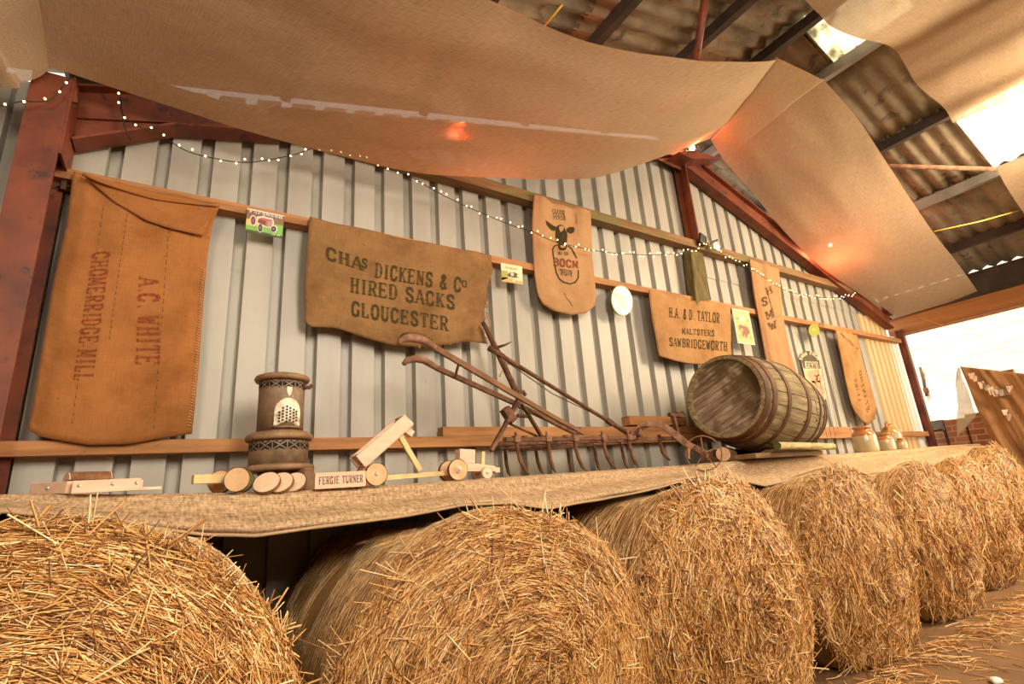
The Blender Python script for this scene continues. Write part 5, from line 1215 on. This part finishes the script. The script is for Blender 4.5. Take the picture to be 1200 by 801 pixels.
# loose poles leaning on the wall behind the cultivator
pa, pb = z6(318, 22, 2.82), z6(448, 296, 2.66); t3 = thing('lever_pole', 'short rusty pole leaning from behind the Dickens sack into the cultivator', 'pole', pb)
build(MB().tube([pa, pa.lerp(pb, .4) + Vector((.006, 0, -.004)), pb], [.015, .020, .020], 8), 'shaft', M_iron, t3)
s = MB(); s.tube([z6(370, 110, 2.76), z6(396, 102, 2.75), z6(420, 90, 2.74)], [.011, .008, .003], 6); build(s, 'catch', M_iron, t3)
s = MB(); s.tube([z6(404, 152, 2.74), z6(396, 175, 2.735), z6(382, 200, 2.73), z6(376, 212, 2.73)], .006, 6); s.tube([z6(404, 152, 2.74), z6(408, 172, 2.74)], .008, 6); build(s, 'twine_tie', plain('twine', (.50, .38, .18), .9), t3)
pa, pb = z6(338, 112, 2.74), z6(828, 412, 2.63); t3 = thing('lever_pole', 'long rusty pole sloping down behind the cultivator to its front tines', 'pole', pb)
build(MB().tube([pa, pa.lerp(pb, .1), pa.lerp(pb, .5), pa.lerp(pb, .82), pb], [.020, .016, .014, .014, .020], 8), 'shaft', M_iron, t3)
build(MB().tube([z6(398, 158, 2.75), z6(560, 272, 2.73), z6(690, 335, 2.70)], .004, 5), 'pull_rod', M_iron2, t3)
s = MB(); s.box(pa.lerp(pb, .08), (.05, .03, .03), Matrix.Rotation(radians(30), 3, 'Y')); s.box(pa.lerp(pb, .86), (.06, .03, .034), Matrix.Rotation(radians(30), 3, 'Y')); build(s, 'collar', M_iron, t3, bevel=.003)

# oak barrel
yaw, pit, Lb, rh, rb = .117, -.096, 1.06, .307, .372
bc = V(3.905, 2.4, .494)
ax = Vector((cos(yaw) * cos(pit), sin(yaw) * cos(pit), sin(pit))); u_ = Vector((-sin(yaw), cos(yaw), 0)); w_ = ax.cross(u_)
Mx = Matrix((u_, w_, ax)).transposed()
t = thing('oak_barrel', 'large weathered oak barrel with rusty hoops lying on the shelf', 'barrel', bc - Vector((0, 0, rb)))
def br_(s_): return rb - (rb - rh) * s_ * s_
ns = 22; s = MB(); m_ = 18
vs = []; fs = []
for k in range(ns):                              # separate staves with little gaps
    for e, g_ in ((0, .012), (1, -.012)):
        for side in (0, 1):
            pass
    a0, a1 = 2 * pi * k / ns + .008, 2 * pi * (k + 1) / ns - .008; dr = .003 * noise.noise((k * 3.7, 0, 0))
    rows = []
    for i in range(m_ + 1):
        q = -1 + 2 * i / m_; r_ = br_(q) + dr
        rows.append([bc + ax * q * Lb / 2 + Mx @ Vector((cos(a) * rr_, sin(a) * rr_, 0)) for a, rr_ in ((a0 - .006, r_ - .012), (a0, r_), ((a0 + a1) / 2, r_ + .001), (a1, r_), (a1 + .006, r_ - .012))])
    # inner chime return
    rows = [[bc - ax * (Lb / 2 - .045) + Mx @ Vector((cos(a) * (rh - .03), sin(a) * (rh - .03), 0)) for a in (a0, a0, (a0 + a1) / 2, a1, a1)], [bc - ax * (Lb / 2) + Mx @ Vector((cos(a) * (rh - .022), sin(a) * (rh - .022), 0)) for a in (a0, a0, (a0 + a1) / 2, a1, a1)]] + rows + \
           [[bc + ax * (Lb / 2) + Mx @ Vector((cos(a) * (rh - .022), sin(a) * (rh - .022), 0)) for a in (a0, a0, (a0 + a1) / 2, a1, a1)]]
    s.add([p for rw in rows for p in rw], [(5 * i + j, 5 * i + j + 1, 5 * i + 5 + j + 1, 5 * i + 5 + j) for i in range(len(rows) - 1) for j in range(4)])
def local_build(mb, nm, mtl, par, **k):
    # bake with the barrel's own axes so the grain runs along the staves
    o_ = build(mb, nm, mtl, par, **k); m3 = Mx.to_4x4(); loc = bc - ORG[par.name]
    o_.data.transform((Matrix.Translation(loc) @ m3).inverted()); o_.matrix_local = Matrix.Translation(loc) @ m3; ORG[o_.name] = bc; return o_
M_stave = mat('barrel_stave_oak', [(.3, (.11, .075, .03)), (.5, (.24, .175, .08)), (.72, (.40, .31, .17))], 8, (4, 4, .5), .85, .3, 20, spots=(4, .56, .7, (.14, .10, .035)))
local_build(s, 'staves', M_stave, t)
s = MB(); s.lathe([(0, -Lb / 2 + .04), (rh - .026, -Lb / 2 + .04)], 48, bc, Mx, False)
M_head = mat('barrel_head_grey', [(.32, (.05, .034, .016)), (.5, (.22, .155, .095)), (.68, (.50, .40, .29))], 7, (.5, 7, 1), .85, .35, 20, rot=(0, 0, radians(-156)), spots=(3.2, .52, .64, (.085, .05, .014)))
hd = local_build(s, 'barrel_head', M_head, t)
s = MB(); dl = Vector((cos(radians(156)), sin(radians(156)), 0)); nl = Vector((-dl.y, dl.x, 0))
for k in range(-2, 4):
    o_ = (k - .4) * .098
    if abs(o_) < rh - .05:
        hl = math.sqrt((rh - .03) ** 2 - o_ ** 2); a = bc + Mx @ (nl * o_ - dl * hl + Vector((0, 0, -Lb / 2 + .0385))); b_ = bc + Mx @ (nl * o_ + dl * hl + Vector((0, 0, -Lb / 2 + .0385))); s.bar(a, b_, .003, .0015, ax)
build(s, 'board_joints', M_dark, hd)
s = MB(); s.lathe([(0, Lb / 2 - .04), (rh - .026, Lb / 2 - .04)], 48, bc, Mx, False); local_build(s, 'barrel_head', M_oakhead, t)
def hoop(q0, q1, nm='hoop', m_=M_hoop):
    s = MB(); prof = []
    for q in np.linspace(q0, q1, 5): prof.append((br_(q) + .0055, q * Lb / 2))
    prof = [(br_(q0), q0 * Lb / 2)] + prof + [(br_(q1), q1 * Lb / 2)]
    s.lathe(prof, 56, bc, Mx); o_ = local_build(s, nm, m_, t)
    s = MB(); a_ = radians(-120); p = bc + Mx @ Vector((cos(a_) * (br_((q0 + q1) / 2) + .0055), sin(a_) * (br_((q0 + q1) / 2) + .0055), (q0 + q1) / 2 * Lb / 2)); d = Mx @ Vector((cos(a_), sin(a_), 0))
    s.lathe([(0, .005), (.005, .004), (.007, 0)], 8, p, d.to_track_quat('Z', 'Y').to_matrix()); build(s, 'rivet', M_hoop, o_)
for q in ((-.985, -.88), (-.84, -.74), (-.52, -.44), (.02, .14), (.50, .57), (.74, .82), (.90, .985)): hoop(*q)
# chocks, boards and the mossy pole beneath the barrel
def chock(a, b_, r_, mf, mb_, label, nm='mossy_pole'):
    t_ = thing(nm, label, 'log', Vector(a) - Vector((0, 0, r_))); a, b_ = Vector(a), Vector(b_)
    build(MB().tube([a, a.lerp(b_, .3) + Vector((0, 0, .002)), a.lerp(b_, .7), b_], [r_, r_ * .96, r_ * 1.02, r_ * .95], 12, False), 'bark', mb_, t_)
    q = (b_ - a).normalized().to_track_quat('Z', 'Y').to_matrix(); build(MB().lathe([(0, -.002), (r_, 0)], 14, a, q, False), 'cut_end', mf, t_); build(MB().lathe([(0, .002), (r_ * .95, 0)], 14, b_, q, False), 'cut_end', mf, t_)
zz = shelf_z(4.1)
m_birch = mat('mossy_pale_bark', [(.3, (.26, .20, .06)), (.55, (.50, .42, .20)), (.8, (.62, .55, .34))], 12, (.6, 3, 3), rough=.9, bmp=.3)
a = P(911, 522, 2.12); b_ = P(976, 523, 2.24); 
bd = MB(); p0 = P(880, 536, 2.16); p1 = P(978, 533, 2.36)
bd.bar((3.40, 2.36, zz + .018), (4.42, 2.42, zz + .018), .34, .034); tag(build(bd, 'board', M_timold, org=(3.9, 2.38, zz), bevel=.003), 'old board lying under the barrel', 'board')
s = MB(); s.prism([(3.62, 2.20, zz + .036), (4.10, 2.20, zz + .036), (4.06, 2.20, zz + .075), (3.70, 2.20, zz + .060)], (0, .10, 0)); tag(build(s, 'wedge', M_timold, org=(3.85, 2.25, zz + .036), bevel=.003), 'dark wooden wedge under the front of the barrel', 'wedge')
s = MB(); s.prism([(4.18, 2.22, zz + .036), (4.50, 2.30, zz + .036), (4.50, 2.30, zz + .095), (4.18, 2.22, zz + .06)], (0, .12, 0)); tag(build(s, 'wedge', M_timold, org=(4.33, 2.26, zz + .036), bevel=.003), 'dark wooden wedge under the far end of the barrel', 'wedge')
chock((a.x, 2.12, a.z), (b_.x, 2.24, b_.z), .028, M_bark2, m_birch, 'pale mossy pole wedged along the front of the barrel')
s = MB(); s.bar((3.45, 2.62, zz + .055), (4.35, 2.70, zz + .055), .10, .08); tag(build(s, 'bearer', M_timold, org=(3.9, 2.66, zz)), 'rough timber bearer under the back of the barrel', 'timber')
k = P(846, 524, 2.42); chock((k.x, 2.42, shelf_z(k.x) + .056), (k.x + .20, 2.50, shelf_z(k.x) + .056), .052, M_cut, M_bark, 'short sawn log under the left end of the barrel, behind the wheel', 'log_chock')

# stoneware jars
def jar(px_, pyb, Y, h, r_, label, kind='jar'):
    c = P(px_, pyb, Y); c.z = shelf_z(c.x) + .003
    t_ = thing('stoneware_jar' if kind == 'jar' else 'stoneware_flagon', label, 'jar', c, 'stoneware jars by the doorway')
    if kind == 'jar':
        build(MB().lathe([(0, 0), (r_ * .96, 0), (r_, .01), (r_, h * .60), (r_ * .985, h * .62)], 32, c), 'body', M_stone_g, t_)
        build(MB().lathe([(r_ * .985, h * .62), (r_ * .97, h * .70), (r_ * .80, h * .80), (r_ * .70, h * .84), (r_ * .70, h * .90), (r_ * .80, h * .92), (r_ * .81, h * .98), (r_ * .74, h), (r_ * .66, h * .99), (r_ * .62, h * .8)], 32, c), 'shoulder', M_stone_b, t_)
    else:
        build(MB().lathe([(0, 0), (r_ * .97, 0), (r_, .01), (r_, h * .58)], 32, c), 'body', M_stone_g, t_)
        build(MB().lathe([(r_, h * .58), (r_ * .96, h * .68), (r_ * .75, h * .80), (r_ * .42, h * .88), (r_ * .30, h * .90), (r_ * .30, h * .94), (r_ * .38, h * .95), (r_ * .38, h), (r_ * .2, h)], 32, c), 'shoulder', M_stone_b if False else mat('flagon_ochre', [(.3, (.42, .24, .07)), (.7, (.52, .33, .12))], 6, rough=.18, bmp=0, coat=.5), t_)
        s = MB(); s.tube([c + Vector((-r_ * .3, 0, h * .97)), c + Vector((-r_ * .62, -.01, h * 1.0)), c + Vector((-r_ * .85, -.01, h * .90)), c + Vector((-r_ * .86, 0, h * .76))], .016, 8); build(s, 'handle', M_stone_b, t_)
jar(1017, 530, 2.52, .255, .108, 'largest stoneware jar with a brown shoulder beside the narrow sack')
jar(1041, 527, 2.50, .175, .075, 'middle sized stoneware jar standing right of the largest jar')
jar(1049, 526, 2.74, .31, .105, 'stoneware flagon with ochre shoulder standing behind the other jars', 'flagon')
jar(1058.5, 525.5, 2.46, .115, .048, 'smallest stoneware jar at the right end of the group')

# hessian covered bar front with bunting, at the right
Xc = 8.2
A = PX(1125, 429, Xc); B_ = PX(1205, 438, Xc - .25); 
def bar_cloth(u, v):
    top = A.lerp(B_, u); zt = top.z; z = zt + (.30 - zt) * v
    bow = .07 * noise.noise((u * 3 - v * 2.2, v * 1.5 + u, 3)) + .03 * noise.noise((u * 7 - v * 6, v * 2 + u * 2, 8)) + .012 * noise.noise((u * 14 - v * 9, v * 3, 2))
    return Vector((top.x - .10 * v + bow, top.y + (.16 * v * (1 - u)) * -1.0 + .05 * noise.noise((u * 3, v * 3, 1)) * v, z))
t = thing('draped_bar', 'tall stand draped in hessian at the right edge by the doorway', 'stand', Vector((Xc + .1, (A.y + B_.y) / 2, 0)))
fr = MB(); ytop = A.y; fr.box((Xc + .16, A.y - .40, A.z / 2 - .06), (.06, .06, A.z - .14)); fr.box((Xc + .16, A.y - .10, A.z / 2 - .06), (.06, .06, A.z - .14)); fr.box((Xc + .10, A.y - .34, .03), (.5, .7, .06)); fr.box((Xc + .10, A.y - .25, A.z - .16), (.06, .4, .05)); build(fr, 'frame', M_timold, t)
s = MB(); s.grid(bar_cloth, 60, 50, True, lambda u, v: (u * 1.0, v * 1.8)); hs = hessian('bar_hessian', (.28, .15, .07), (.44, .25, .12), 1.5, (.26, .13, .055), tscale=2, wb=.3)
build(s, 'hessian_cover', hs, t, solid=.006)
s = MB(); s.grid(lambda u, v: A.lerp(PX(1128 + 4 * v, 470, Xc), v) + Vector((-.01 - .03 * sin(v * 9), (.03 + .22 * v) * (u - .3) + .01, -.02 + (.0 if u > .5 else .0))) + Vector((0, .01 * noise.noise((u * 8, v * 6, 2)), -.40 * v * (.4 + .6 * u))), 12, 24, True, lambda u, v: (u * .3, v * .6)); build(s, 'lace_corner', hessian('lace', (.40, .32, .2), (.6, .5, .34), 2, trans=.4, through=.5), t, solid=.003)
s = MB(); f = coons([(1152, 481), (1168, 482)], [(1152, 506), (1160, 507)], [(1152, 481), (1152, 506)], [(1168, 482), (1160, 507)], 2.0)
def bunt(pts, n, label):
    p3 = spline([PX(x, y, Xc - .16) for x, y in pts], 60); t_ = thing('bunting', label, 'bunting', p3[0], 'paper bunting on the draped stand')
    build(MB().tube(p3, .004, 5), 'string', M_wire, t_)
    for k in range(n):
        p = p3[int((k + .5) / n * 60)]; w = .03; h = random.uniform(.06, .10); an = random.uniform(-.8, .8); d = Vector((sin(an), cos(an), 0))
        s = MB(); s.prism([p - d * w, p + d * w, p + d * w * .7 + Vector((-.01, 0, -h)), p - d * w * .7 + Vector((.01, 0, -h))], Vector((-cos(an), sin(an), 0)) * .003); build(s, 'flag', random.choice(BM), t_)
BM = [plain('bunting_cream', (.70, .62, .48), .8), plain('bunting_grey', (.42, .36, .32), .8), plain('bunting_brown', (.28, .17, .10), .8), plain('bunting_pink', (.62, .42, .33), .8)]
bunt([(1137, 436), (1148, 446), (1160, 453), (1173, 456), (1184, 451), (1192, 446)], 16, 'string of paper flags along the upper part of the draped stand')
bunt([(1176, 478), (1184, 487), (1191, 486), (1197, 472), (1200, 462), (1206, 455)], 11, 'string of paper flags at the frame edge, lower on the draped stand')

# white scrap on the floor
q = (R @ np.array([1168 - 600, -(800 - 400.5), -FPX])); q = q / q[2] * -H; c = Vector((q[0], q[1], 0))
s = MB(); s.lathe([(0, 0), (.026, .002), (.032, .012), (.024, .022), (.0, .026)], 18, c); 
for i in range(len(s.v)): s.v[i] += Vector((.012 * noise.noise(tuple(s.v[i] * 20)), .012 * noise.noise(tuple(s.v[i] * 25)), 0))
tag(build(s, 'pebble', M_white, org=c), 'white pebble on the floor at the bottom right', 'pebble')
q = (R @ np.array([1202 - 600, -(752 - 400.5), -FPX])); q = q / q[2] * -H; c2_ = Vector((q[0], q[1], 0))
s = MB(); s.lathe([(0, 0), (.014, .002), (.018, .008), (.013, .014), (.0, .016)], 18, c2_); tag(build(s, 'pebble', M_white, org=c2_), 'white pebble cut by the right edge of the picture', 'pebble')
